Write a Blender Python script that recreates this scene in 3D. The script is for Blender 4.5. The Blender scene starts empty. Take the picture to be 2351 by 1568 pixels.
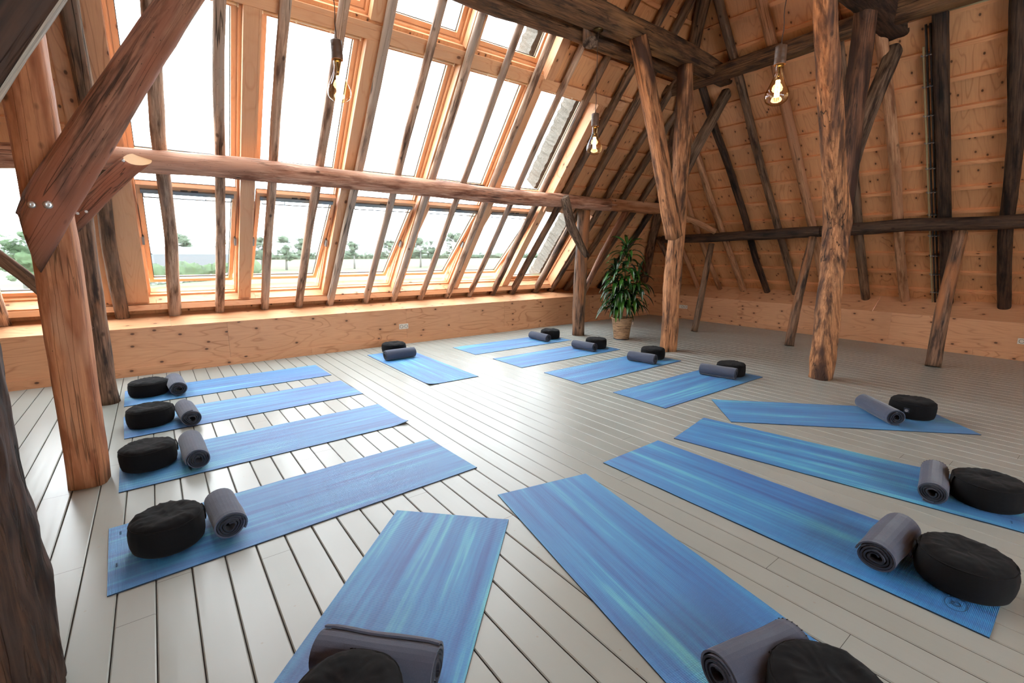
import bpy, math, random
from mathutils import Vector, Matrix, noise
PI = math.pi
scene = bpy.context.scene
COL = scene.collection
rnd = random.Random(7)
# ------------------------------------------------------------------ camera
F = 1075.5; PITCH = .186646; ROLL = .0031331; CAMH = 1.37318; YAW = math.radians(52.8)
fwd0 = Vector((math.cos(YAW), math.sin(YAW), 0)); rgt = Vector((math.sin(YAW), -math.cos(YAW), 0)); UPZ = Vector((0, 0, 1))
fw = math.cos(PITCH)*fwd0 - math.sin(PITCH)*UPZ
up = math.cos(PITCH)*UPZ + math.sin(PITCH)*fwd0
CR = math.cos(ROLL)*rgt + math.sin(ROLL)*up
CU = math.cos(ROLL)*up - math.sin(ROLL)*rgt
EYE = Vector((0, 0, CAMH))
cam = bpy.data.cameras.new('camera'); camo = bpy.data.objects.new('camera', cam); COL.objects.link(camo)
cam.sensor_width = 36; cam.lens = 36*F/2351; cam.clip_end = 2000; cam.clip_start = .02
M = Matrix((CR, CU, -fw)).transposed().to_4x4(); M.translation = EYE; camo.matrix_world = M
scene.camera = camo
# surveying helpers: a sight line from the eye meets a real plane of the room
def sight(px, py): return fw + CR*((px-1175.5)/F) - CU*((py-784)/F)
def hit(px, py, n, d):
    r = sight(px, py); return EYE + r*((d-n.dot(EYE))/n.dot(r))
def atz(px, py, z=0.): return hit(px, py, Vector((0, 0, 1)), z)
def aty(px, py, y): return hit(px, py, Vector((0, 1, 0)), y)
def atx(px, py, x): return hit(px, py, Vector((1, 0, 0)), x)
# roof planes: W = window side hip, E = right hand long side (rafter axis planes)
TW = math.radians(50.5); NW = Vector((0, math.sin(TW), math.cos(TW))); VW = Vector((0, -math.cos(TW), math.sin(TW)))
TE = math.radians(49.5); NE = Vector((math.sin(TE), 0, math.cos(TE))); VE = Vector((-math.cos(TE), 0, math.sin(TE)))
BW = Vector((0, 7.05, .62)); BE = Vector((9.27, 0, .62))
def W(x, v, o=0.): return BW + Vector((x, 0, 0)) + VW*v + NW*o
def Ep(y, v, o=0.): return BE + Vector((0, y, 0)) + VE*v + NE*o
def atW(px, py, o=0.): return hit(px, py, NW, NW.dot(BW)+o)
def atE(px, py, o=0.): return hit(px, py, NE, NE.dot(BE)+o)
def vW(z, o=0.): return (z-.62-o*math.cos(TW))/math.sin(TW)
def vE(z, o=0.): return (z-.62-o*math.cos(TE))/math.sin(TE)
# ------------------------------------------------------------------ node helpers
class NT:
    def __init__(s, name):
        s.m = bpy.data.materials.new(name); s.m.use_nodes = True; s.t = s.m.node_tree
        s.b = s.t.nodes['Principled BSDF']; s.out = s.t.nodes['Material Output']
    def n(s, typ, props=None, **ins):
        nd = s.t.nodes.new(typ)
        for k, v in (props or {}).items(): setattr(nd, k, v)
        for k, v in ins.items():
            key = k.replace('_', ' ')
            sock = nd.inputs[int(k[1:])] if (k[0] == 'i' and k[1:].isdigit()) else nd.inputs[key]
            if isinstance(v, bpy.types.NodeSocket): s.t.links.new(v, sock)
            else: sock.default_value = v
        return nd
    def lk(s, a, b): s.t.links.new(a, b)
    def coord(s, kind='Object'): return s.n('ShaderNodeTexCoord').outputs[kind]
    def map(s, v, scale=(1, 1, 1), loc=(0, 0, 0), rot=(0, 0, 0)):
        return s.n('ShaderNodeMapping', None, Vector=v, Scale=scale, Location=loc, Rotation=rot).outputs[0]
    def noise(s, v, scale, detail=3., rough=.5, dist=0.):
        return s.n('ShaderNodeTexNoise', None, Vector=v, Scale=scale, Detail=detail, Roughness=rough, Distortion=dist).outputs['Fac']
    def math(s, op, a, b=0., c=None):
        kw = dict(i0=a, i1=b)
        if c is not None: kw['i2'] = c
        return s.n('ShaderNodeMath', dict(operation=op), **kw).outputs[0]
    def ramp(s, f, stops, interp='LINEAR'):
        nd = s.n('ShaderNodeValToRGB', None, Fac=f); cr = nd.color_ramp; cr.interpolation = interp
        while len(cr.elements) < len(stops): cr.elements.new(.5)
        for e, (p, c) in zip(cr.elements, stops):
            e.position = p; e.color = (c, c, c, 1) if isinstance(c, (int, float)) else (*c, 1)
        return nd.outputs['Color']
    def mix(s, f, a, b, mode='MIX'):
        nd = s.n('ShaderNodeMix', dict(data_type='RGBA', blend_type=mode))
        for sk, v in ((nd.inputs[0], f), (nd.inputs[6], a), (nd.inputs[7], b)):
            if isinstance(v, bpy.types.NodeSocket): s.lk(v, sk)
            elif isinstance(v, (int, float)): sk.default_value = v
            else: sk.default_value = (*v, 1)
        return nd.outputs[2]
    def bump(s, h, strength=.3, dist=.01, normal=None):
        kw = dict(Height=h, Strength=strength, Distance=dist)
        if normal is not None: kw['Normal'] = normal
        return s.n('ShaderNodeBump', None, **kw).outputs[0]
    def fin(s, color=None, rough=.6, normal=None, **kw):
        for k, v in dict(**{'Base Color': color, 'Roughness': rough, 'Normal': normal}, **kw).items():
            if v is None: continue
            sk = s.b.inputs[k]
            if isinstance(v, bpy.types.NodeSocket): s.lk(v, sk)
            elif isinstance(v, tuple) and len(v) == 3: sk.default_value = (*v, 1)
            else: sk.default_value = v
        return s.m
def lin(*c):
    return tuple((x/255/12.92 if x/255 <= .04045 else ((x/255+.055)/1.055)**2.4) for x in c)
def plain(name, c, rough=.5, **kw): return NT(name).fin(c, rough, **kw)
def timber(name, c1, c2, cd, patch=None, pamt=.5, pscale=2.2, crack=1., rough=.72, fine=60, bumpd=.006, holes=.5):
    """old timber: grain runs along the object's own z axis"""
    t = NT(name); co = t.coord('Object')
    rn = t.n('ShaderNodeObjectInfo').outputs['Random']
    off = t.n('ShaderNodeCombineXYZ', None, X=t.math('MULTIPLY', rn, 37.), Y=t.math('MULTIPLY', rn, 19.), Z=t.math('MULTIPLY', rn, 53.)).outputs[0]
    co = t.n('ShaderNodeVectorMath', dict(operation='ADD'), i0=co, i1=off).outputs[0]
    g1 = t.noise(t.map(co, (1, 1, .055)), fine, 4., .6, .4)
    g2 = t.noise(t.map(co, (1, 1, .16)), 16., 4., .6)
    col = t.mix(t.ramp(g1, [(.38, 0), (.62, 1)]), c1, c2)
    col = t.mix(t.ramp(g2, [(.47, 0), (.64, 1)]), col, cd)
    if patch:
        pz = t.noise(t.map(co, (1, 1, .2)), pscale*1.3, 3., .6, .3)
        col = t.mix(t.ramp(pz, [(.62-.3*pamt, 0), (.74-.3*pamt, 1)]), col, patch)
    ck = t.noise(t.map(co, (1, 1, .028)), 21., 2., .5, .2)
    ckm = t.ramp(t.math('ABSOLUTE', t.math('SUBTRACT', ck, .5)), [(.006, 1), (.020, 0)])
    gate = t.ramp(t.noise(t.map(co, (1, 1, .5)), 3., 1.), [(.5, 0), (.58, 1)])
    ckm = t.math('MULTIPLY', t.math('MULTIPLY', ckm, gate), crack)
    col = t.mix(t.math('MULTIPLY', ckm, .9), col, (.012, .008, .005))
    vo = t.n('ShaderNodeTexVoronoi', None, Vector=t.map(co, (1, 1, .7)), Scale=8.)
    kn = t.ramp(vo.outputs['Distance'], [(.07, 1), (.16, 0)])
    kg = t.math('GREATER_THAN', t.n('ShaderNodeSeparateColor', None, Color=vo.outputs['Color']).outputs[0], .66)
    knm = t.math('MULTIPLY', kn, kg)
    col = t.mix(t.math('MULTIPLY', knm, .75), col, (.03, .014, .008))
    if holes > 0:
        vh = t.n('ShaderNodeTexVoronoi', None, Vector=t.map(co, (1, 1, .45)), Scale=75.)
        hm = t.math('MULTIPLY', t.ramp(vh.outputs['Distance'], [(.1, 1), (.2, 0)]),
                    t.math('GREATER_THAN', t.n('ShaderNodeSeparateColor', None, Color=vh.outputs['Color']).outputs[1], 1-.35*holes))
        col = t.mix(t.math('MULTIPLY', hm, .7), col, (.02, .012, .008))
    h = t.math('SUBTRACT', g2, t.math('MULTIPLY', t.ramp(t.math('ABSOLUTE', t.math('SUBTRACT', ck, .5)), [(.004, 1), (.017, 0)]), .8))
    return t.fin(col, rough, t.bump(h, .7, bumpd), **{'Specular IOR Level': .35})
def plywood(name, base, line, knot, dens=.3, rough=.5, kscale=5.5):
    """sheet wood: UV u runs along the grain, in metres"""
    t = NT(name); uv = t.coord('UV')
    nz = t.noise(t.map(uv, (.55, 2.6, 1)), 1.35, 2.2, .5, .35)
    w = t.math('PINGPONG', t.math('MULTIPLY', nz, 13.), .5)
    ln = t.ramp(w, [(.0, 1), (.06, .55), (.16, 0)])
    gate = t.ramp(t.noise(uv, 1.7, 2.), [(.4, .25), (.62, 1)])
    fine = t.noise(t.map(uv, (1.2, 26, 1)), 3.5, 4., .6)
    tone = t.noise(t.map(uv, (.5, 1, 1)), 1.1, 2.)
    col = t.mix(t.ramp(tone, [(.3, 0), (.7, 1)]), base, tuple(x*.86 for x in base))
    col = t.mix(t.math('MULTIPLY', t.ramp(fine, [(.35, 0), (.75, 1)]), .28), col, line)
    col = t.mix(t.math('MULTIPLY', t.math('MULTIPLY', ln, gate), .62), col, line)
    vo = t.n('ShaderNodeTexVoronoi', dict(voronoi_dimensions='2D'), Vector=t.map(uv, (.8, 1.25, 1)), Scale=kscale)
    sel = t.math('GREATER_THAN', t.n('ShaderNodeSeparateColor', None, Color=vo.outputs['Color']).outputs[0], 1-dens)
    km = t.math('MULTIPLY', t.ramp(vo.outputs['Distance'], [(.055, 1), (.10, 0)]), sel)
    halo = t.math('MULTIPLY', t.ramp(vo.outputs['Distance'], [(.09, 1), (.26, 0)]), sel)
    col = t.mix(t.math('MULTIPLY', halo, .35), col, line)
    col = t.mix(t.math('MULTIPLY', km, .85), col, knot)
    return t.fin(col, rough, None, **{'Specular IOR Level': .35})
MT = {}
MT['ply'] = plywood('plywood', lin(222, 166, 124), lin(160, 100, 60), lin(66, 38, 26))
MT['ply_roof'] = plywood('roof_plywood', lin(232, 170, 120), lin(176, 112, 68), lin(62, 36, 24), dens=.42, kscale=6.5)
MT['pine'] = plywood('pine', lin(232, 178, 134), lin(202, 136, 92), lin(96, 52, 32), dens=.12, rough=.38, kscale=4.)
MT['lath'] = plywood('lath_wood', lin(236, 170, 120), lin(190, 120, 76), lin(60, 30, 18), dens=.15, rough=.6)
MT['pole'] = timber('grey_pole', lin(204, 172, 146), lin(166, 132, 108), lin(104, 78, 62), patch=lin(172, 152, 136), pamt=.45, crack=.9)
MT['red'] = timber('red_pole', lin(208, 164, 138), lin(168, 114, 88), lin(124, 78, 58), patch=lin(196, 150, 126), pamt=.3, crack=.8)
MT['brace'] = timber('brown_brace', lin(164, 116, 92), lin(122, 82, 64), lin(72, 50, 42), patch=lin(150, 92, 68), pamt=.4, crack=.7)
MT['bark'] = timber('bark_brown', lin(146, 112, 88), lin(96, 70, 54), lin(52, 38, 32), patch=lin(166, 110, 72), pamt=.3, pscale=4., crack=.8, holes=.5)
MT['dark'] = timber('dark_beam', lin(122, 88, 62), lin(82, 58, 42), lin(46, 33, 26), patch=lin(146, 108, 72), pamt=.3, crack=1., holes=.8)
MT['vdark'] = timber('blackened_pole', lin(88, 66, 52), lin(58, 42, 34), lin(26, 18, 15), crack=.8)
MT['browny'] = timber('brown_rafter', lin(144, 110, 86), lin(102, 76, 58), lin(62, 45, 36), patch=lin(118, 96, 80), pamt=.35)
MT['pale'] = timber('pale_pole', lin(204, 154, 116), lin(168, 118, 84), lin(138, 92, 64), patch=lin(184, 132, 98), pamt=.4, crack=.5, holes=.2)
MT['new'] = timber('orange_post', lin(198, 138, 98), lin(166, 106, 72), lin(150, 92, 60), patch=lin(204, 156, 122), pamt=.32, crack=.5, holes=.08, fine=34)
MT['oak'] = timber('weathered_oak', lin(200, 142, 98), lin(150, 100, 66), lin(84, 56, 40), patch=lin(72, 48, 38), pamt=.4, pscale=3.2, crack=1., holes=1., bumpd=.01)
MT['oakd'] = timber('weathered_dark_oak', lin(126, 88, 66), lin(84, 56, 42), lin(48, 32, 26), patch=lin(56, 38, 32), pamt=.45, crack=1., holes=.8, bumpd=.01)
MT['grey'] = timber('grey_oak', lin(140, 116, 96), lin(92, 72, 58), lin(54, 40, 33), crack=1., bumpd=.01)
MT['near'] = timber('wormy_oak', lin(78, 56, 44), lin(50, 36, 30), lin(28, 21, 19), patch=lin(112, 76, 52), pamt=.3, crack=1., holes=1., fine=45, bumpd=.012)
MT['worm'] = timber('worm_eaten_brown', lin(64, 42, 30), lin(44, 29, 22), lin(25, 18, 15), patch=lin(84, 54, 34), pamt=.2, crack=.6, holes=1., fine=40)
MT['sap'] = timber('pale_sapwood', lin(190, 176, 158), lin(150, 136, 120), lin(110, 96, 84), crack=1., holes=.3)
MT['cut'] = plain('sawn_end', lin(204, 160, 112), .7)
# painted floor
def floor_mat():
    t = NT('grey_floor_paint'); co = t.coord('Object')
    sep = t.n('ShaderNodeSeparateXYZ', None, Vector=co)
    bid = t.math('FLOOR', t.math('DIVIDE', t.math('ADD', sep.outputs[0], .262), .1272))
    wn = t.n('ShaderNodeTexWhiteNoise', dict(noise_dimensions='1D'), W=bid).outputs['Value']
    blot = t.noise(co, 1.3, 3.)
    col = t.mix(t.ramp(blot, [(.3, 0), (.7, 1)]), lin(151, 155, 149), lin(140, 143, 136))
    col = t.mix(t.math('MULTIPLY', wn, .3), col, lin(158, 162, 157))
    vo = t.n('ShaderNodeTexVoronoi', dict(voronoi_dimensions='2D'), Vector=co, Scale=6.)
    st = t.math('MULTIPLY', t.ramp(vo.outputs['Distance'], [(.015, 1), (.035, 0)]), t.math('GREATER_THAN', t.n('ShaderNodeSeparateColor', None, Color=vo.outputs['Color']).outputs[0], .8))
    col = t.mix(t.math('MULTIPLY', st, .4), col, lin(140, 122, 92))
    r = .33
    return t.fin(col, r, t.bump(t.noise(t.map(co, (6, .6, 1)), 2.2, 2.), .3, .006), **{'Specular IOR Level': .6})
MT['floor'] = floor_mat()
MT['gap'] = plain('dark_gap', lin(52, 42, 36), .9)
def mat_mat(i):
    t = NT('blue_mat_%d' % i); co = t.map(t.coord('Object'), loc=(i*3.1, i*1.7, 0))
    a = t.noise(t.map(co, (.45, 6.5, 1)), 1.5, 4., .55, .25)
    b = t.noise(t.map(co, (.4, 13, 1)), 2.3, 3., .6, .1)
    c = t.noise(t.map(co, (.8, 4, 1)), 1.1, 2.)
    col = t.ramp(t.math('ADD', t.math('MULTIPLY', a, .6), t.math('MULTIPLY', b, .4)),
                 [(.34, lin(20, 78, 152)), (.45, lin(32, 122, 186)), (.55, lin(42, 148, 202)), (.66, lin(104, 214, 216))])
    col = t.mix(t.ramp(c, [(.4, 0), (.7, .35)]), col, lin(30, 118, 184))
    cx = t.coord('Object'); s = t.n('ShaderNodeSeparateXYZ', None, Vector=cx)
    rib = t.math('SINE', t.math('MULTIPLY', s.outputs[0], 2*PI/.0045))
    rib2 = t.math('SINE', t.math('MULTIPLY', s.outputs[1], 2*PI/.0036))
    h = t.math('ADD', rib, t.math('MULTIPLY', rib2, .5))
    col = t.mix(t.ramp(h, [(.0, .42), (.55, 0)]), col, lin(16, 62, 138))
    return t.fin(col, .44, t.bump(h, .5, .0012), **{'Specular IOR Level': .8, 'Sheen Weight': .12, 'Sheen Roughness': .4})
MT['mat_edge'] = plain('mat_underside', lin(18, 40, 62), .8)
def cloth(name, c, c2, sc, rough=.95, sheen=.4, bd=.002):
    t = NT(name); co = t.coord('Object')
    n1 = t.noise(co, sc, 4., .7); n2 = t.noise(co, 14., 3.)
    return t.fin(t.mix(n1, c, c2), rough, t.bump(t.math('ADD', n1, t.math('MULTIPLY', n2, 2.)), .35, bd), **{'Specular IOR Level': .15, 'Sheen Weight': sheen, 'Sheen Roughness': .5})
MT['black'] = cloth('black_canvas', (.004, .004, .005), (.009, .009, .010), 500, .95, .03)
MT['fleece'] = cloth('grey_fleece', lin(60, 66, 82), lin(80, 86, 102), 320, 1., .25, .003)
MT['fleece_in'] = cloth('shaded_fleece_fold', lin(34, 38, 48), lin(52, 56, 66), 320, 1., .1)  # shade inside the rolls put into a darker fleece; the tag borrows it
MT['thread'] = plain('dark_thread', lin(30, 30, 34), .9)
MT['tagm'] = plain('tag_cloth', lin(120, 118, 124), .8)
MT['white'] = plain('white_plastic', lin(222, 214, 200), .4)
MT['hole'] = plain('socket_dark', lin(96, 84, 70), .6)
MT['pin'] = plain('pin_hole', (.01, .01, .01), .6)
MT['steel'] = plain('screw_steel', lin(190, 190, 190), .3, Metallic=1.)
MT['alu'] = plain('grey_metal', lin(128, 134, 138), .35, Metallic=.7)
MT['brass'] = plain('aged_brass', lin(92, 78, 50), .4, Metallic=.9)
MT['bronze'] = plain('brown_metal', lin(88, 64, 48), .5)
MT['cord'] = plain('brown_cord', lin(64, 48, 42), .8)
MT['condd'] = plain('dark_conduit', lin(62, 60, 60), .45)
MT['condl'] = plain('cream_conduit', lin(176, 158, 118), .5)
MT['seal'] = plain('black_gasket', lin(34, 34, 36), .6)
MT['cream'] = plain('painted_cream_edge', lin(246, 226, 196), .5)
def glass_mat(name, tint, refl=.06, rough=.0):
    t = NT(name); tr = t.n('ShaderNodeBsdfTransparent', None, Color=(*tint, 1)); gl = t.n('ShaderNodeBsdfGlossy', None, Color=(1, 1, 1, 1), Roughness=rough)
    lw = t.n('ShaderNodeLayerWeight', None, Blend=.25).outputs['Facing']
    f = t.math('ADD', t.math('MULTIPLY', t.math('POWER', lw, 3.), .6), refl)
    mx = t.n('ShaderNodeMixShader', None, Fac=f); t.lk(tr.outputs[0], mx.inputs[1]); t.lk(gl.outputs[0], mx.inputs[2]); t.lk(mx.outputs[0], t.out.inputs['Surface'])
    return t.m
MT['glass'] = glass_mat('window_glass', (.97, .985, .98), .02)
def bulb_mat():
    t = NT('amber_glass'); lw = t.n('ShaderNodeLayerWeight', None, Blend=.5).outputs['Facing']
    c = t.ramp(lw, [(.0, (.96, .86, .68)), (.5, (.92, .76, .52)), (.85, (.66, .48, .30)), (1., (.3, .22, .15))])
    tr = t.n('ShaderNodeBsdfTransparent', None, Color=c); gl = t.n('ShaderNodeBsdfGlossy', None, Roughness=.0)
    f = t.math('ADD', t.math('MULTIPLY', t.math('POWER', lw, 3.), .5), .04)
    mx = t.n('ShaderNodeMixShader', None, Fac=f); t.lk(tr.outputs[0], mx.inputs[1]); t.lk(gl.outputs[0], mx.inputs[2]); t.lk(mx.outputs[0], t.out.inputs['Surface'])
    return t.m
MT['bulbg'] = bulb_mat()
def emis(name, c, s):
    t = NT(name); e = t.n('ShaderNodeEmission', None, Color=(*c, 1), Strength=s); t.lk(e.outputs[0], t.out.inputs['Surface']); return t.m
MT['filament'] = emis('glowing_filament', (1., .66, .30), 24)
def leaf_mat():
    t = NT('glossy_leaf'); co = t.coord('Object'); n1 = t.noise(co, 3.5, 2.); 
    col = t.mix(t.ramp(n1, [(.45, 0), (.7, 1)]), lin(28, 62, 30), lin(64, 118, 40))
    return t.fin(col, .22, None, **{'Specular IOR Level': .6})
MT['leaf'] = leaf_mat()
MT['stem'] = plain('green_cane', lin(88, 92, 62), .6)
MT['soil'] = plain('black_soil', lin(24, 20, 18), .95)
def basket():
    t = NT('woven_planter'); co = t.coord('Object')
    n1 = t.noise(t.map(co, (1, 1, 9)), 7., 4., .6, .5); n2 = t.noise(t.map(co, (1, 1, 14)), 22., 3.)
    col = t.mix(t.ramp(n1, [(.35, 0), (.62, 1)]), lin(108, 80, 58), lin(198, 160, 122))
    col = t.mix(t.ramp(n2, [(.55, 0), (.7, .6)]), col, lin(90, 64, 48))
    return t.fin(col, .7, t.bump(t.math('ADD', n1, n2), .8, .006))
MT['basket'] = basket()
def thatch():
    t = NT('thatch'); co = t.coord('Object'); n = t.noise(co, 45., 4., .8)
    return t.fin(t.mix(n, lin(60, 54, 48), lin(150, 142, 130)), .95, t.bump(n, 1., .03))
MT['thatch'] = thatch()
def green(name, a, b, sc=2.):
    t = NT(name); n = t.noise(t.coord('Object'), sc, 5., .7)
    return t.fin(t.mix(t.ramp(n, [(.35, 0), (.65, 1)]), a, b), 1., None, **{'Specular IOR Level': .05})
MT['grass'] = green('meadow_grass', (.068, .088, .030), (.076, .092, .040), .35)
MT['hay'] = green('far_field', (.070, .084, .050), (.078, .088, .064), .05)
def crown(name, a, b):
    m = green(name, a, b, 1.2); t = m.node_tree; mx = t.nodes.new('ShaderNodeMixShader'); tr = t.nodes.new('ShaderNodeBsdfTransparent'); mx.inputs[0].default_value = .5  # haze put into the crowns: half transparent, so sky pales them
    t.links.new(t.nodes['Principled BSDF'].outputs[0], mx.inputs[1]); t.links.new(tr.outputs[0], mx.inputs[2]); t.links.new(mx.outputs[0], t.nodes['Material Output'].inputs['Surface']); return m
MT['tree'] = crown('misty_foliage', (.085, .115, .08), (.11, .135, .10))
MT['trees2'] = crown('hedge_foliage', (.075, .115, .06), (.10, .14, .085))
MT['trunk'] = plain('tree_bark', (.11, .11, .10), .9)
MT['farhouse'] = plain('greenhouse_cladding', (.10, .105, .112), .8)
MT['blossom'] = green('white_blossom', (.30, .30, .29), (.2, .23, .18), 3.)
# ------------------------------------------------------------------ mesh builder
class MB:
    def __init__(s): s.v = []; s.f = []; s.uv = []; s.mi = []; s.sm = []
    def face(s, pts, uvs=None, mi=0, smooth=False):
        b = len(s.v); s.v += [tuple(p) for p in pts]; s.f.append(tuple(range(b, b+len(pts))))
        s.uv.append(uvs or [(0, 0)]*len(pts)); s.mi.append(mi); s.sm.append(smooth)
    def box(s, o, a, b, c, mi=0, uo=None):
        """box from corner o with edge vectors a, b, c; UV u runs along the longest"""
        o, a, b, c = Vector(o), Vector(a), Vector(b), Vector(c)
        if a.cross(b).dot(c) < 0: a, b = b, a
        L = sorted([a, b, c], key=lambda q: -q.length)
        u = L[0].normalized(); uo = uo if uo is not None else (o.x*3.7+o.y*1.3+o.z*2.1)
        def q(p, e, f, fl):
            pts = [p, p+e, p+e+f, p+f]
            if fl: pts = pts[::-1]
            if abs(e.normalized().dot(u)) > .5: uu, vv = e, f
            else: uu, vv = f, e
            un, vn = uu.normalized(), vv.normalized()
            s.face(pts, [((x-o).dot(un)+uo, (x-o).dot(vn)+uo*1.7) for x in pts], mi)
        q(o, a, b, True); q(o+c, a, b, False); q(o, b, c, True); q(o+a, b, c, False); q(o, c, a, True); q(o+b, c, a, False)
        return s
    def grid(s, rows, closed=True, mi=0, smooth=True, caps=True, capmi=None):
        b = len(s.v); n = len(rows[0]); R = len(rows)
        for r in rows: s.v += [tuple(p) for p in r]
        for i in range(R-1):
            for j in range(n if closed else n-1):
                k = (j+1) % n
                s.f.append((b+i*n+j, b+i*n+k, b+(i+1)*n+k, b+(i+1)*n+j)); s.uv.append([(0, 0)]*4); s.mi.append(mi); s.sm.append(smooth)
        if closed and caps:
            cm = mi if capmi is None else capmi
            for i, rev in ((0, True), (R-1, False)):
                fc = [b+i*n+j for j in range(n)]
                s.f.append(tuple(fc[::-1] if rev else fc)); s.uv.append([(0, 0)]*n); s.mi.append(cm); s.sm.append(False)
        return s
    def tube(s, pts, r, n=8, mi=0, caps=True, smooth=True, capmi=None):
        pts = [Vector(p) for p in pts]; rows = []; ref = None
        for i, p in enumerate(pts):
            d = (pts[min(i+1, len(pts)-1)]-pts[max(i-1, 0)]).normalized()
            if ref is None: ref = d.orthogonal().normalized()
            ref = (ref-d*ref.dot(d)).normalized(); w = d.cross(ref)
            rr = r[i] if isinstance(r, (list, tuple)) else r
            rows.append([p+(ref*math.cos(2*PI*k/n)+w*math.sin(2*PI*k/n))*rr for k in range(n)])
        return s.grid(rows, True, mi, smooth, caps, capmi)
    def lathe(s, prof, c=(0, 0, 0), n=32, mi=0, caps=False):
        c = Vector(c)
        return s.grid([[c+Vector((r*math.cos(2*PI*k/n), r*math.sin(2*PI*k/n), z)) for k in range(n)] for r, z in prof], True, mi, True, caps)
    def build(s, name, mats, parent=None, loc=None, **props):
        me = bpy.data.meshes.new(name); me.from_pydata(s.v, [], s.f)
        ul = me.uv_layers.new(name='UVMap')
        flat = [c for f in s.uv for uv in f for c in uv]; ul.data.foreach_set('uv', flat)
        me.polygons.foreach_set('material_index', s.mi); me.polygons.foreach_set('use_smooth', s.sm)
        for m in (mats if isinstance(mats, (list, tuple)) else [mats]): me.materials.append(m)
        me.update(); me.validate()
        return mkobj(name, me, parent, loc, **props)
def mkobj(name, data, parent=None, loc=None, **props):
    o = bpy.data.objects.new(name, data); COL.objects.link(o)
    if parent is not None: o.parent = parent
    if loc is not None: o.location = loc
    for k, v in props.items(): o[k] = v
    return o
def thing(name, label, category, loc=(0, 0, 0), rz=0, group=None):
    o = mkobj(name, None, None, loc, label=label, category=category); o.rotation_euler[2] = rz; o.empty_display_size = .1
    if group: o['group'] = group
    return o
def frame_of(z, ref=None):
    z = z.normalized(); ref = Vector(ref) if ref is not None else (Vector((0, 1, 0)) if abs(z.y) < .9 else Vector((1, 0, 0)))
    x = (ref-z*ref.dot(z)).normalized(); y = z.cross(x)
    return x, y, z
def log(name, pts, r, mat, label, category, square=2., seed=None, wob=.25, n=18, step=.11, asp=1., ref=None, rot=0., group=None, endmat=None, rough=.05, parts=None, cuts=None, parent=None):
    """one round or hewn timber; its mesh runs along the object's own z axis.  r: radius or list of radii per point"""
    pts = [Vector(p) for p in pts]; seed = seed if seed is not None else rnd.random()*100
    x, y, z = frame_of(pts[-1]-pts[0], ref)
    if rot: x, y = x*math.cos(rot)+y*math.sin(rot), y*math.cos(rot)-x*math.sin(rot)
    Rm = Matrix((x, y, z)).transposed().to_4x4(); Rm.translation = pts[0]
    inv = Rm.inverted(); lp = [inv @ p for p in pts]; L = lp[-1].z
    rs = r if isinstance(r, (list, tuple)) else [r]*len(pts)
    K = max(3, int(L/step)); rows = []
    for i in range(K+1):
        zz = L*i/K
        for j in range(len(lp)-1):
            if zz <= lp[j+1].z+1e-6: break
        f = (zz-lp[j].z)/max(1e-6, lp[j+1].z-lp[j].z); f = min(max(f, 0), 1); fs = f*f*(3-2*f) if len(lp) > 2 else f
        c = lp[j].lerp(lp[j+1], f); rr = rs[j]+(rs[j+1]-rs[j])*f
        if len(lp) > 2 and 0 < j+f < len(lp)-1:      # soften the bends
            cx = c
        wx = noise.noise(Vector((seed, zz*.9, 1.3)))*rr*wob*(1 if 0 < i < K else .3); wy = noise.noise(Vector((seed, 7.7, zz*.9)))*rr*wob*(1 if 0 < i < K else .3)
        row = []
        for k in range(n):
            a = 2*PI*k/n; ca, sa = math.cos(a), math.sin(a)
            q = (abs(ca)**square+abs(sa)**square)**(-1/square)
            m = 1+rough*1.6*noise.noise(Vector((ca*1.1+seed, sa*1.1, zz*2.3)))+rough*.8*noise.noise(Vector((ca*3+seed, sa*3, zz*7.)))+(rough*.5*noise.noise(Vector((ca*9+seed, sa*9, zz*9.))) if step < .05 else 0)
            row.append(Vector((c.x+wx+rr*q*m*ca, c.y+wy+rr*q*m*sa*asp, zz)))
        if cuts and (i == 0 or i == K):
            ct = cuts[0] if i == 0 else cuts[1]
            if ct is not None:
                cn = (Rm.to_3x3().inverted() @ Vector(ct)).normalized()
                if abs(cn.z) > .05:
                    for p in row: p.z -= ((p.x-c.x)*cn.x+(p.y-c.y)*cn.y)/cn.z
        rows.append(row)
    if cuts:      # keep the next rings from crossing a slanted end
        for i in range(1, K):
            for k in range(n):
                rows[i][k].z = min(max(rows[i][k].z, rows[0][k].z+.004*i), rows[-1][k].z-.004*(K-i))
    mb = MB(); mb.grid(rows, True, 0, True, True, 1)
    o = mb.build(name, [mat, endmat or mat], parent)
    if parent is None:
        o.matrix_world = Rm; o['label'] = label; o['category'] = category; o['kind'] = 'thing'
        if group: o['group'] = group
    else: o.matrix_basis = Rm
    return o
def strip_mat(o, mat, direction, thr=.8):
    """faces that look along the world direction keep their pale sapwood"""
    o.data.materials.append(mat); k = len(o.data.materials)-1; d = (o.matrix_world.to_3x3().inverted() @ Vector(direction)).normalized()
    for p in o.data.polygons:
        if p.normal.dot(d) > thr: p.material_index = k
def bolt(parent, world, nrm, r=.013, name='screw', mat='steel'):
    nrm = Vector(nrm).normalized(); x, y, z = frame_of(nrm); w = Vector(world)
    mb = MB(); prof = [(r, 0), (r, .003), (r*.62, .006), (r*.3, .005), (0.0005, .005)]
    inv = parent.matrix_world.inverted()
    mb.grid([[inv @ (w+(x*math.cos(2*PI*k/14)+y*math.sin(2*PI*k/14))*rr+z*h) for k in range(14)] for rr, h in prof], True, 0, True, False)
    return mb.build(name, MT[mat], parent)
# ================================================================== ROOM SHELL
YK = 6.62; XK = 8.965; HKW = .53; HKE = .487          # knee walls
X0, Y0 = -3.9, -4.2                                     # unseen far sides
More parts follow.
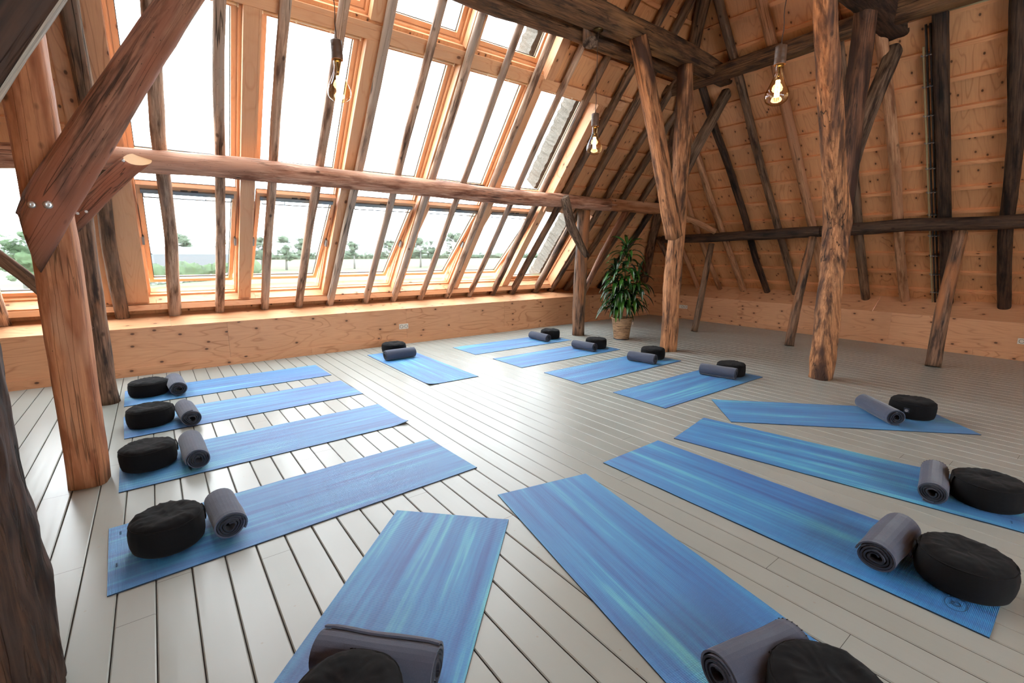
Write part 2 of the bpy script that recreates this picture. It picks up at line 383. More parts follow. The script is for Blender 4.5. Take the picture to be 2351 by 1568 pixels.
# floor boards, bevelled, with dark gaps below
def build_floor():
    mb = MB(); bw = .1272; gap = .004; ch = .004; r = random.Random(3)
    k0 = int((X0+.262)/bw)-1; k1 = int((9.35+.262)/bw)+1
    for k in range(k0, k1):
        xa = -.262+k*bw+gap/2; xb = xa+bw-gap; ys = [Y0]; y = Y0+r.uniform(.3, 3.4)
        while y < 6.9: ys.append(y); y += r.choice([3.2, 3.9, 4.5, 2.7])
        ys.append(7.2); dz = r.uniform(-.0006, .0006)
        for a, b in zip(ys[:-1], ys[1:]):
            a += .0008; b -= .0008
            top = [(xa+ch, a, dz), (xb-ch, a, dz), (xb-ch, b, dz), (xa+ch, b, dz)]
            mb.face(top)
            mb.face([(xa, a, -ch), (xa+ch, a, dz), (xa+ch, b, dz), (xa, b, -ch)])
            mb.face([(xb-ch, a, dz), (xb, a, -ch), (xb, b, -ch), (xb-ch, b, dz)])
            mb.face([(xa, a, -.02), (xa, a, -ch), (xa, b, -ch), (xa, b, -.02)], None, 1)
            mb.face([(xb, a, -ch), (xb, a, -.02), (xb, b, -.02), (xb, b, -ch)], None, 1)
    mb.box((X0-.3, Y0-.3, -.20), (14, 0, 0), (0, 14.6, 0), (0, 0, .19), 1)
    return mb.build('floor', [MT['floor'], MT['gap']], kind='structure')
build_floor()
def sheet(mb, o, a, b, th, joints, mi=0, seed=0):
    """panelled sheet: vector a (long) cut at the joint fractions, b the height; th = thickness vector"""
    o, a, b, th = map(Vector, (o, a, b, th)); L = a.length; ah = a.normalized(); js = [0]+joints+[L]
    for i, (p, q) in enumerate(zip(js[:-1], js[1:])):
        mb.box(o+ah*(p+.001), ah*(q-p-.002), b, th, mi, uo=seed+i*5.3)
# window side knee wall with sloping ledge and skirting
mb = MB()
sheet(mb, (X0, YK, 0), (XK+.6-X0, 0, 0), (0, 0, HKW), (0, .03, 0), [2.1, 4.15+.4, 6.9, 8.75, 10.9], seed=2)
mb.build('wall_window_side', MT['ply'], kind='structure')
mb = MB(); sheet(mb, (X0, YK-.001, HKW+.0005), (XK+.6-X0, 0, 0), (0, .60, .12), (0, 0, .007), [2.2, 4.0, 6.1, 8.0, 10.6], seed=11)
mb.build('trim_1', MT['ply'], kind='structure')
mb = MB(); sheet(mb, (X0, YK-.012, 0), (XK+.2-X0, 0, 0), (0, 0, .095), (0, .012, 0), [3.1, 5.5, 8.3], seed=31)
mb.build('baseboard_window_side', MT['ply'], kind='structure')
# right hand knee wall
mb = MB(); sheet(mb, (XK, YK+.3, 0), (0, Y0-YK-.3, 0), (0, 0, HKE), (.03, 0, 0), [2.35, 4.75, 7.1, 9.5], seed=5)
mb.build('wall_right', MT['ply'], kind='structure')
mb = MB(); sheet(mb, (XK-.001, YK+.7, HKE+.0005), (0, Y0-YK-.7, 0), (.40, 0, .26), (0, 0, .007), [2.7, 4.9, 7.4, 9.8], seed=17)
mb.build('trim_2', MT['ply'], kind='structure')
mb = MB(); sheet(mb, (XK-.012, YK-.012, 0), (0, Y0-YK, 0), (0, 0, .085), (.012, 0, 0), [3., 5.4], seed=41)
mb.build('baseboard_right', MT['ply'], kind='structure')
# roof sheeting.  openings on the window side in (x, v)
PO = .085                                                # ply inner face offset outward from the rafter axes
VT = 9.9
def solve3(planes):
    m = Matrix([p[0] for p in planes]); return m.inverted() @ Vector([p[1] for p in planes])
dWp = NW.dot(BW)+PO; dEp = NE.dot(BE)+PO
def hipx(v):   # x of the hip on the W sheet at slope coordinate v
    P = W(0, v, PO); return (dEp-NE.z*P.z)/NE.x
XL = -3.9                                                # left hand hip mirrored
XR = 2*2.75
def hipxl(v): return XR-hipx(v)
MC = [-.155, .914, 1.964, 3.014, 4.064, 5.135]
V_LOW = (.17, 1.93); V_MID = (1.97, 3.56); V_TOP = (3.73, 4.95)
X_LOW = (-1.36, 6.235); X_MID = (-.09, 5.10); X_TOP = (-.09, 4.075)
def w_sheets():
    mb = MB()
    def quad(xa0, xa1, xb0, xb1, va, vb, k):
        pts = [W(xa0, va, PO), W(xa1, va, PO), W(xb1, vb, PO), W(xb0, vb, PO)]
        uv = [(va+k, xa0), (va+k, xa1), (vb+k, xb1), (vb+k, xb0)]
        mb.face(pts[::-1], uv[::-1]); 
        q = [p+NW*.018 for p in pts]; mb.face(q, uv)
    def band(va, vb, hole, k):
        n = max(1, int((vb-va)/.4)); 
        vs = [va+(vb-va)*i/n for i in range(n+1)]
        for a, b in zip(vs[:-1], vs[1:]):
            if hole is None: quad(hipxl(a), hipx(a), hipxl(b), hipx(b), a, b, k)
            else:
                quad(hipxl(a), hole[0], hipxl(b), hole[0], a, b, k); quad(hole[1], hipx(a), hole[1], hipx(b), a, b, k+3)
    band(-.15, V_LOW[0], None, 0); band(*V_LOW, X_LOW, 0); band(V_LOW[1], V_MID[0], (X_LOW[0], 5.2), 1)
    band(*V_MID, X_MID, 0); band(V_MID[1], V_TOP[0], None, 2); band(*V_TOP, X_TOP, 1); band(V_TOP[1], VT, None, 4)
    for x in (6.15, 6.95, 8.1):  pass
    return mb.build('ceiling_window_side', [MT['ply_roof']], kind='structure')
ceilW = w_sheets()
def e_sheets():
    mb = MB()
    def hy(v): P = Ep(0, v, PO); return (dWp-NW.z*P.z)/NW.y
    vs = [-.2+.5*i for i in range(22)]
    ys = [Y0, -4.6, -2.2, .17, 2.62, 5.05]
    for a, b in zip(vs[:-1], vs[1:]):
        for i, y0 in enumerate(ys):
            y1a = ys[i+1] if i < len(ys)-1 else 99; y1b = min(y1a, hy(b)); y1a = min(y1a, hy(a))
            if y1a <= y0+.01: continue
            y1b = max(y1b, y0+.002)
            pts = [Ep(y0+.001, a, PO), Ep(y1a, a, PO), Ep(y1b, b, PO), Ep(y0+.001, b, PO)]
            uv = [(a+i*7, y0), (a+i*7, y1a), (b+i*7, y1b), (b+i*7, y0)]
            mb.face(pts, uv); mb.face([p+NE*.018 for p in pts][::-1], uv[::-1])
    return mb.build('ceiling_right', [MT['ply_roof']], kind='structure')
ceilE = e_sheets()
# battens under the sheets
def hyE(z, o): # y of the hip on the E side at height z
    return (NW.dot(BW)+o-NW.z*z)/NW.y
def batten(parent, p, q, n, s, mat='lath'):
    p, q = Vector(p), Vector(q); n = Vector(n); mb = MB(); mb.box(p-s*.024, q-p, s*.048, n*.041)
    return mb.build('batten', MT[mat], parent)
for k in range(22):
    z = .85+.2645*k; v = vE(z, .055)
    if z > 6: break
    y1 = hyE(z, .07)
    if z < 4.6: batten(ceilE, Ep(-2.2+.003*k, v, .044), Ep(y1, v, .044), NE, VE)
for k in range(22):
    z = .735+.2787*k; v = vW(z, .055)
    if z > 6: break
    xr = (NE.dot(BE)+.07-NE.z*z)/NE.x
    xa = 6.30 if v < V_LOW[1]+.1 else (5.27 if v < V_MID[1]+.05 else 4.26)
    if V_MID[1]-.02 < v < V_TOP[0]+.02: xa = 5.4
    if v > .15 and v < V_TOP[1]: batten(ceilW, W(xa, v, .044), W(xr, v, .044), NW, VW)
    if v > V_LOW[1]+.05 and v < V_TOP[1]+1: batten(ceilW, W(-2.4, v, .055), W(-.46 if v < V_TOP[1] else 4.5, v, .055), NW, VW)
# unseen left roof slope and rear gable close the room
mb = MB()
TL = [Vector((XR-BE.x-.06, Y0, BE.z)), Vector((XR-BE.x-.06, 8.2, BE.z))]
mb.face([(XR-9.38, Y0, .6), (XR-9.38, 7.1, .6), (2.75, .5, 8.5), (2.75, Y0, 8.5)], [(0, 0), (0, 14), (10, 8), (10, 0)])
mb.build('ceiling_left', MT['ply_roof'], kind='structure')
RW = (-1.0, 4.8, .95, 2.75)      # glazed opening added to the unseen rear gable as fill light
mb = MB()
for a, b, c, d in ((X0, RW[0], 0, 8.7), (RW[1], 9.5, 0, 8.7), (RW[0], RW[1], 0, RW[2]), (RW[0], RW[1], RW[3], 8.7)): mb.box((a, Y0-.1, c), (b-a, 0, 0), (0, .1, 0), (0, 0, d-c))
mb.build('wall_rear', MT['ply_roof'], kind='structure')
mb = MB()
for k in range(6):
    x = RW[0]+(RW[1]-RW[0])*k/5; mb.box((x-.05, Y0-.09, RW[2]), (.1, 0, 0), (0, .07, 0), (0, 0, RW[3]-RW[2]))
for z in (RW[2], RW[3]-.08): mb.box((RW[0], Y0-.09, z), (RW[1]-RW[0], 0, 0), (0, .07, 0), (0, 0, .08))
rw = mb.build('window_20', MT['pine'], kind='structure')
mb = MB(); mb.face([(RW[0], Y0-.05, RW[2]), (RW[1], Y0-.05, RW[2]), (RW[1], Y0-.05, RW[3]), (RW[0], Y0-.05, RW[3])]); mb.build('glass_pane', MT['glass'], rw)
mb = MB(); mb.box((X0, Y0, 0), (.03, 0, 0), (0, 11.2, 0), (0, 0, .62)); mb.build('wall_left', MT['ply'], kind='structure')
# ------------------------------------------------------------------ roof windows
def wb(mb, x0, x1, v0, v1, o0, o1, mi=0):
    mb.box(W(x0, v0, o0), (x1-x0, 0, 0), VW*(v1-v0), NW*(o1-o0), mi)
def frame_ring(name, x0, x1, v0, v1, o0, o1, w, parent, mat='pine', wb_=None):
    wb_ = wb_ or w; mb = MB()
    wb(mb, x0, x0+w, v0, v1, o0, o1); wb(mb, x1-w, x1, v0, v1, o0, o1)
    wb(mb, x0+w, x1-w, v0, v0+wb_, o0, o1); wb(mb, x0+w, x1-w, v1-wb_, v1, o0, o1)
    return mb.build(name, MT[mat], parent)
win_no = 0
def roof_window(x0, x1, v0, v1, tilt=0., shade=False):
    """fixed or centre-pivot roof window in the opening x0..x1, v0..v1"""
    global win_no; win_no += 1
    x0 += .002; x1 -= .002
    root = frame_ring('window_%d' % win_no, x0, x1, v0, v1, .165, .285, .022, None); root['kind'] = 'structure'
    mb = MB()     # inner lip
    for a in ((x0+.022, x0+.030, v0+.022, v1-.022), (x1-.030, x1-.022, v0+.022, v1-.022), (x0+.03, x1-.03, v0+.022, v0+.03), (x0+.03, x1-.03, v1-.03, v1-.022)): wb(mb, *a, .20, .285)
    mb.build('frame_lip', MT['pine'], root)
    cx, cv = (x0+x1)/2, (v0+v1)/2; hw = (x1-x0)/2-.032; hl = (v1-v0)/2-.034
    if tilt: cv, hl = 1.0, .765
    C0 = W(cx, cv, .232); ca, sa = math.cos(tilt), math.sin(tilt); V2 = VW*ca-NW*sa; N2 = NW*ca+VW*sa
    def sb(mb, a, b, c, d, o0, o1, mi=0): mb.box(C0+Vector((a, 0, 0))+V2*c+N2*o0, (b-a, 0, 0), V2*(d-c), N2*(o1-o0), mi)
    fw_ = .042
    mb = MB(); sb(mb, -hw, -hw+fw_, -hl, hl, -.03, .03); sb(mb, hw-fw_, hw, -hl, hl, -.03, .03)
    sb(mb, -hw+fw_, hw-fw_, -hl, -hl+.05, -.03, .03); sb(mb, -hw+fw_, hw-fw_, hl-.05, hl, -.03, .03)
    sash = mb.build('sash', MT['pine'], root)
    mb = MB(); g = .006; a, b, c, d = -hw+fw_, hw-fw_, -hl+.05, hl-.05
    sb(mb, a, a+g, c, d, .004, .016); sb(mb, b-g, b, c, d, .004, .016); sb(mb, a, b, c, c+g, .004, .016); sb(mb, a, b, d-g, d, .004, .016)
    mb.build('gasket', MT['seal'], sash)
    mb = MB(); mb.face([C0+Vector((a, 0, 0))+V2*c+N2*.01, C0+Vector((b, 0, 0))+V2*c+N2*.01, C0+Vector((b, 0, 0))+V2*d+N2*.01, C0+Vector((a, 0, 0))+V2*d+N2*.01])
    mb.build('glass_pane', MT['glass'], sash)
    mb = MB()      # grey outer cladding of the sash
    for q in ((-hw-.004, -hw+.03, -hl, hl), (hw-.03, hw+.004, -hl, hl), (-hw, hw, -hl-.004, -hl+.03), (-hw, hw, hl-.03, hl+.004)): sb(mb, *q, .031, .037)
    mb.build('sash_cladding', MT['alu'], sash)
    if tilt:
        mb = MB(); sb(mb, -hw+.03, hw-.03, hl-.092, hl-.045, -.05, -.018); mb.build('ventilation_flap', MT['alu'], sash)
        mb = MB(); 
        bar = C0+V2*(hl-.135)-N2*.055
        mb.tube([bar+Vector((-hw+.05, 0, 0)), bar+Vector((hw-.05, 0, 0))], .006, 8)
        for q in (-hw+.05, -hw*.33, hw*.33, hw-.05): mb.tube([bar+Vector((q, 0, 0)), C0+V2*(hl-.085)-N2*.045+Vector((q, 0, 0))], .004, 6)
        mb.build('control_bar', MT['alu'], sash)
        mb = MB(); 
        for q in (-.045, .045): mb.box(C0+V2*(hl-.03)-N2*.056+Vector((q-.03, 0, 0)), (.06, 0, 0), V2*.018, -N2*.006)
        mb.build('latch_plate', MT['seal'], sash)
        mb = MB()
        for q in (x0+.018, x1-.040): mb.box(W(q, cv-.05, .15), (.022, 0, 0), VW*.1, NW*.1)
        mb.build('pivot_hinge', MT['alu'], root)
        mb = MB(); mb.tube([W(x1-.03, cv+.55, .24), W(x1-.03, cv+.55, .24)-VW*.0+Vector((0, .3, .05))+VW*.1], .012, 8); 
        mb.build('guide_strip', MT['alu'], root) if False else None
    if shade:
        mb = MB(); mb.tube([W(x0+.03, v1-.045, .17), W(x1-.03, v1-.045, .17)], .013, 10)
        for q in (.03, .33, .66, .97): mb.box(W(x0+(x1-x0)*q-.006, v1-.062, .15), (.012, 0, 0), VW*.03, NW*.014)
        mb.build('shade_rail', MT['cream'], root)
    return root
hm = .0635
lows = [(X_LOW[0], -.475)]+[(MC[i]+hm+(.012 if i == 0 else 0), MC[i+1]-hm) for i in range(5)]+[(MC[5]+hm, X_LOW[1])]
for i, (a, b) in enumerate(lows): roof_window(a, b, V_LOW[0], V_LOW[1] if i < 6 else 1.80, tilt=math.radians(9.5) if 1 <= i <= 5 else 0)
for i in range(5): roof_window(MC[i]+hm, (MC[i+1]-hm) if i < 4 else X_MID[1]-.02, *V_MID, shade=True)
for i in range(4): roof_window(MC[i]+hm, (MC[i+1]-hm) if i < 3 else X_TOP[1]-.02, *V_TOP)
# trims: mullion boards, headers, reveals (all carpentry of the setting)
tn = 2
def trim(fn, mat='pine'):
    global tn; tn += 1; mb = MB(); fn(mb); return mb.build('trim_%d' % tn, MT[mat], kind='structure')
def mull(x0, x1, v0, v1, o0=.05, o1=.30): 
    def f(mb):
        wb(mb, x0, x1, v0, v1, o0+.012, o1); wb(mb, x0-.006, x0+.014, v0, v1, o0+.002, o0+.03); wb(mb, x1-.014, x1+.006, v0, v1, o0+.002, o0+.03)
        wb(mb, x0+.014, x1-.014, v0, v1, o0+.006, o0+.012)
    trim(f)
mull(-.475, MC[0]+hm+.012, *V_LOW); 
for i in range(1, 6): mull(MC[i]-hm, MC[i]+hm, *V_LOW)
for i in range(1, 5): mull(MC[i]-hm, MC[i]+hm, *V_MID)
for i in range(1, 4): mull(MC[i]-hm, MC[i]+hm, *V_TOP)
trim(lambda mb: wb(mb, -.44, MC[0]+hm, V_MID[0]-.1, V_TOP[1], .065, .30), 'ply')          # wide board left of the upper windows
def header(mb):
    wb(mb, MC[0], X_TOP[1]+.0, V_MID[1]+.0, V_TOP[0]-.03, .06, .30); wb(mb, MC[0], 4.2, V_TOP[0]-.03, V_TOP[0], .11, .30)
    wb(mb, MC[0], X_TOP[1], V_MID[1]+.085, V_MID[1]+.093, .054, .062)
trim(header)
trim(lambda mb: wb(mb, X_TOP[1], 5.62, V_MID[1]-.01, V_MID[1]+.115, .03, .30))
trim(lambda mb: wb(mb, X_LOW[0], 5.3, V_LOW[1], V_MID[0]-.04, .06, .30))
trim(lambda mb: wb(mb, MC[0], X_MID[1], V_MID[0]-.04, V_MID[0], .10, .30), 'pine')
trim(lambda mb: wb(mb, 5.198, 6.5, 1.80, 1.93, .03, .30))
# light sides of the reveals at the right of each window row and their inner boards
def reveal(x, v0, v1, wboard):
    trim(lambda mb: wb(mb, x, x+.022, v0, v1, -.005, .30), 'ply')
    trim(lambda mb: wb(mb, x+.022, x+.022+wboard, v0, v1, .03, .052), 'ply')
reveal(X_LOW[1], V_LOW[0]-.06, 1.80, .03); reveal(X_MID[1], V_MID[0]-.16, V_MID[1], .15); reveal(X_TOP[1], V_MID[1]+.115, V_TOP[1]+.2, .14)
trim(lambda mb: wb(mb, X_LOW[0]-.02, X_LOW[0], V_LOW[0]-.06, V_LOW[1], -.005, .30), 'ply')
# sill: ply slope with a pine nosing behind the rafter feet
def sill(mb):
    sheet(mb, W(X_LOW[0], V_LOW[0], .04), (X_LOW[1]-X_LOW[0], 0, 0), NW*.25, VW*-.02, [1.35, 2.4, 4.1, 5.9], seed=3)
trim(sill, 'ply')
trim(lambda mb: mb.box(W(X_LOW[0]-.02, V_LOW[0], .015), (X_LOW[1]-X_LOW[0]+.04, 0, 0), (0, .024, 0), (0, .0, -.062)), 'pine')
# thatch edge outside to the right of the glass
def thatch_slab(x0, x1, v0, v1, o0, o1, seed, left=True):
    mb = MB(); n = int((v1-v0)/.03); r = random.Random(seed); rows = []
    for i in range(n+1):
        v = v0+(v1-v0)*i/n; j = lambda: r.uniform(-.012, .012)
        xs = x0+j() if left else x0; xe = x1 if left else x1+j()
        rows.append([W(xs, v, o0), W(xe, v, o0), W(xe, v, o1), W(xs+j(), v, o1), W(xs+j(), v, (o0+o1)/2)])
    mb.grid(rows, True, 0, False); o = mb.build('thatch_roof_edge', MT['thatch'], None, kind='structure'); return o
thatch_slab(4.985, 5.4, V_LOW[1]+.1, V_MID[1]+.05, .31, .56, 1); thatch_slab(6.09, 6.6, V_LOW[0]-.3, V_LOW[1]+.1, .31, .56, 2); thatch_slab(3.94, 4.4, V_TOP[0]-.05, V_TOP[1]+.5, .31, .56, 3)
# ================================================================== TIMBERS
# pole rafters on the window side: x at the foot, x higher up
WR = [(-1.30, -1.06, 6.5, .058, 'pole', 'short grey log rafter at the far left edge, mostly outside the picture'),
 (-.345, -.24, 9, .062, 'browny', 'split dark rafter beside the leftmost upper skylight, behind the big orange post'),
 (.15, .21, 9, .060, 'pole', 'knotty pole rafter, first one crossing the leftmost upper skylight'),
 (.622, .684, 9, .047, 'pole', 'straight slim pole rafter, second one crossing the leftmost upper skylight'),
 (1.138, 1.145, 9, .046, 'pole', 'pole rafter, left one of two over the second skylight from the left'),
 (1.574, 1.612, 9, .048, 'pole', 'pole rafter with long crack, directly behind the leftmost hanging bulb'),
 (2.023, 2.055, 9, .047, 'pole', 'pole rafter hugging the mullion right of the leftmost hanging bulb'),
 (2.528, 2.524, 9, .044, 'pole', 'pole rafter through the middle of the third upper skylight from the left'),
 (2.978, 2.99, 9, .044, 'pole', 'pole rafter along the mullion between third and fourth upper skylights'),
 (3.448, 3.468, 9, .043, 'pole', 'cracked pole rafter through the middle of the fourth upper skylight'),
 (3.945, 3.924, 9, .046, 'pole', 'pole rafter along the mullion between fourth and fifth mid-row skylights'),
 (4.387, 4.385, 9, .043, 'pole', 'pole rafter through the middle of the fifth mid-row skylight, beside thatch'),
 (4.883, 4.862, 9, .046, 'browny', 'brown pole rafter just left of the bright plywood reveal above the purlin'),
 (5.325, 5.366, 9, .052, 'browny', 'split pole rafter crossing the small fixed skylight at the lower right'),
 (5.898, 5.76, 9, .055, 'browny', 'thick pole rafter at the right edge of the lowest small fixed skylight'),
 (6.302, 6.305, 9, .048, 'browny', 'brown rafter rising just right of the last lower skylight, on bare plywood'),
 (6.74, 6.727, 9, .05, 'browny', 'second brown rafter right of the last lower skylight, left of round post'),
 (7.22, 7.22, 9, .048, 'browny', 'brown rafter behind the small round purlin post, right of its curved brace'),
 (7.769, 7.718, 9, .05, 'vdark', 'dark rafter ending behind the potted plant near the corner')]
for i, (xa, xb, vm, r, m, lb) in enumerate(WR):
    top = 6.9; vt = 4.22
    slope = (xb-xa)/vt
    # stop at the hip
    v = -.06
    ve = top
    while ve > 1 and hipx(ve)-(.10) < xa+slope*ve: ve -= .05
    if hipxl(ve) > xa: 
        while hipxl(ve)+.1 > xa+slope*ve: ve -= .05
    rr = random.Random(i*7+1); K = 5; pts = []
    for k in range(K+1):
        vv = v+(ve-v)*k/K; off = rr.uniform(-.014, .014) if 0 < k < K else 0
        if i == 6 and k == 0: off = -.02
        pts.append(W(xa+slope*vv+off, vv, 0))
    log('pole_rafter', pts, [r*1.12]+[r]*(K-1)+[r*.95], MT[m], lb, 'rafter', seed=i*3.3, group='pole rafters on the window side', ref=NW, square=2. if m == 'pole' else 2.6, cuts=((0, -.1, 1), None), endmat=MT[m])
# right hand slope rafters
ER = [(6.05, 9, .055, 'browny', 2, 'short brown rafter tucked in the corner behind the weathered Y post'),
 (5.615, 9, .045, 'pale', 2, 'pale pole rafter nearest the corner, right of the plant and Y post'),
 (5.108, 9, .045, 'pale', 2, 'pale pole rafter left of the thin leaning post nearest the corner'),
 (4.623, 9, .055, 'pale', 2, 'pale pole rafter between the leaning corner post and the first black rafter'),
 (4.16, 9, .05, 'vdark', 2.6, 'blackened crooked rafter, left one of the two dark rafters below the beam end'),
 (3.67, 9, .048, 'browny', 4, 'dark squared rafter, right one of the two below the tie beam end'),
 (3.185, 9, .062, 'pale', 2, 'pale pole rafter directly below the right hanging bulb'),
 (2.60, 9, .062, 'browny', 2, 'cracked brown rafter just right of the big hewn post'),
 (2.095, 9, .06, 'pale', 2, 'pale pole rafter midway between the big hewn post and the conduits'),
 (1.607, 9, .062, 'vdark', 6, 'square black rafter beside the vertical conduits'),
 (1.02, 9, .068, 'vdark', 2.4, 'thick dark rafter at the right edge of the picture')]
for i, (y, vm, r, m, sq, lb) in enumerate(ER):
    dy = [-.0, -.03, 0, 0, .02, -.02, -.02, -.12, -.02, -.03, 0][i]; ve = 6.6
    while ve > 1:
        z = Ep(0, ve).z; 
        if hyE(z, 0)-.12 > y+dy*ve/4: break
        ve -= .05
    rr = random.Random(i*5+2); K = 5; pts = []
    for k in range(K+1):
        vv = -.05+(ve+.05)*k/K; off = rr.uniform(-.02, .02) if 0 < k < K and sq < 5 else 0
        pts.append(Ep(y+dy*vv/4.1+off, vv, 0))
    log('roof_rafter', pts, r, MT[m], lb, 'rafter', square=sq, seed=i*4.1+60, group='rafters on the right hand slope', ref=NE, cuts=((-.1, 0, 1), None))
# hip rafter
hp = []
for z in (.75, 1.9, 3.0, 4.0, 5.2, 6.4):
    P = solve3([(NW, NW.dot(BW)-.01), (NE, NE.dot(BE)-.01), (Vector((0, 0, 1)), z)]); hp.append(P)
log('hip_rafter', hp, .075, MT['browny'], 'dark hip rafter running up the corner where the two roof slopes meet', 'rafter', square=4, seed=91, rough=.1)
# purlin along the windows
pp = [aty(-60, 356, 5.6), aty(240, 362.5, 5.6), aty(582, 390, 5.6), aty(900, 423.5, 5.6), aty(1180, 452, 5.6), aty(1408, 471.5, 5.6)]
log('round_purlin', pp, [.098, .1, .107, .107, .105, .10], MT['red'], 'long round reddish purlin log running in front of all the skylights', 'beam', seed=5, n=24, wob=.15, rough=.05)
pq = [aty(1396, 469, 5.6), aty(1512, 479.5, 5.6)]
log('squared_purlin', pq, .098, MT['new'], 'squared orange purlin piece continuing the round purlin to the corner', 'beam', square=5, seed=6, wob=.05, n=24, rough=.02)
mb = MB(); a, b = aty(742, 388.5, 5.62), aty(1112, 427.5, 5.62); a.z = b.z = 2.285
mb.box(a, b-a, (0, .12, 0), (0, 0, .012)); mb.build('thin_plank', MT['browny'], None, label='thin brown plank lying on top of the round purlin', category='plank', kind='thing')
# E purlin
ep = [atx(1522, 549, 8.1), atx(1640, 545, 8.1), atx(1800, 536, 8.1), atx(1885, 531, 8.1)]
log('dark_purlin', ep, [.07, .078, .083, .08], MT['vdark'], 'dark low purlin stretch between the corner and the big hewn post', 'beam', seed=8, square=2.4)
ep = [atx(1838, 535, 8.12), atx(1960, 527, 8.12), atx(2100, 515, 8.12), atx(2250, 512, 8.12), atx(2380, 506, 8.12), Vector((8.12, -1.5, 1.76))]
log('dark_purlin', ep, [.075, .085, .085, .082, .08, .08], MT['vdark'], 'dark low purlin stretch from the big hewn post to the right edge', 'beam', seed=9, square=2.4)
# posts
def post(name, pts, r, m, lb, **k): return log(name, pts, r, MT[m], lb, 'post', **k)
def P0(px, py, y): p = aty(px, py, y); p.z = 0; return p
pA = post('timber_post', [P0(207, 1115, 3.64), aty(133, 600, 3.64), aty(50, 130, 3.64), Vector((-.41, 3.66, 3.76))], [.093, .095, .098, .1], 'new', 'stout smooth orange timber post carrying the large diagonal brace', square=3.6, seed=21, n=28, wob=.06, rough=.03, ref=(-.12, -1, 0))
pA2 = post('timber_post', [P0(250, 935, 5.56), aty(196, 575, 5.56), aty(178, 430, 5.56)], [.094, .088, .085], 'red', 'round dark reddish post close behind the orange post, under the purlin', seed=22, n=22)
pA2.data.materials[0] = MT['bark']
post('timber_post', [Vector((-.50, 1.9, 0)), Vector((-.505, 1.9, 1.2)), Vector((-.495, 1.9, 3.74))], .122, 'near', 'wormy dark brown post cropped at the left edge, nearest the camera', square=3.2, seed=23, n=64, wob=.08, rough=.1, step=.02, ref=(1, -.25, 0))
post('timber_post', [P0(1327, 775, 5.6), aty(1334, 600, 5.6), aty(1341, 484, 5.6)], [.106, .103, .1], 'bark', 'round bark-brown post left of the potted plant, with two braces', seed=24, n=22, rough=.06)
bpy.context.view_layer.update()
post('timber_post', [P0(1533, 812, 3.9), aty(1545, 640, 3.9), aty(1556, 480, 3.9), aty(1566, 330, 3.9), aty(1576, 150, 3.9)], [.105, .107, .1, .098, .09], 'oak', 'weathered knotty post right of the potted plant, foot of the first Y', square=3.2, seed=25, n=26, rough=.09, ref=(-.6, -.8, 0))
log('timber_brace', [aty(1547, 545, 3.84), aty(1512, 330, 3.82), aty(1464, 85, 3.80)], [.092, .088, .08], MT['oak'], 'light squared brace leaning left from the post beside the plant to beam', 'brace', square=5, seed=26, n=24, rough=.06, ref=(-.2, -1, 0), wob=.12)
log('timber_brace', [aty(1556, 425, 3.93), aty(1612, 312, 3.93), aty(1672, 203, 3.93)], .062, MT['grey'], 'dark slim brace rising right from the plant-side post to the beam end', 'brace', square=4.5, seed=27, n=22)
# C group
post('timber_post', [P0(1880, 886, 1.97), aty(1900, 680, 1.95), aty(1921, 505, 1.92), aty(1912, 330, 1.88), aty(1903, 200, 1.86), aty(1890, -40, 1.84), aty(1884, -190, 1.84)], [.108, .104, .108, .088, .082, .076, .07], 'oak', 'massive octagonal hewn post on the right, its top leaning left', square=3., seed=31, n=30, rough=.09, step=.06, ref=(-.5, -1, 0), wob=.2)
log('timber_brace', [aty(1926, 590, 2.0), aty(1941, 400, 2.0), aty(1958, 260, 2.0), aty(1984, 70, 1.99), aty(1990, 0, 1.98)+Vector((0, 0, .05))], [.07, .09, .09, .085, .082], MT['oakd'], 'dark cracked squared trunk rising right beside the massive hewn post', 'brace', square=3.6, seed=32, n=28, rough=.08, ref=(-.4, -1, 0), wob=.12)
log('timber_brace', [aty(1944, 400, 2.0), aty(1990, 270, 2.0), aty(2062, 92, 2.0)], [.075, .072, .07], MT['grey'], 'grey slanting brace, rightmost arm above the massive right-hand post', 'brace', square=3.4, seed=33, n=24, ref=(-.2, -1, 0))
# leaning posts under the E purlin
for i, (b, t, r, lb) in enumerate([((1592, 762), (1634, 560), (.058, .05), 'thin leaning prop post nearest the corner, right of the Y post'),
        ((1812, 795), (1865, 545), (.064, .055), 'thin leaning prop post left of the massive hewn post'),
        ((2144, 843), (2205, 532), (.08, .068), 'leaning round prop post at the right, in front of the conduits')]):
    B0 = atz(*b); T0 = atx(t[0], t[1], 8.06); B0 += Vector((.05, .02, 0))
    post('prop_post', [B0, B0.lerp(T0, .5)+Vector((0, .012, 0)), T0], [r[0], (r[0]+r[1])/2, r[1]], 'bark' if i else 'browny', lb, seed=41+i, n=20, group='leaning prop posts')
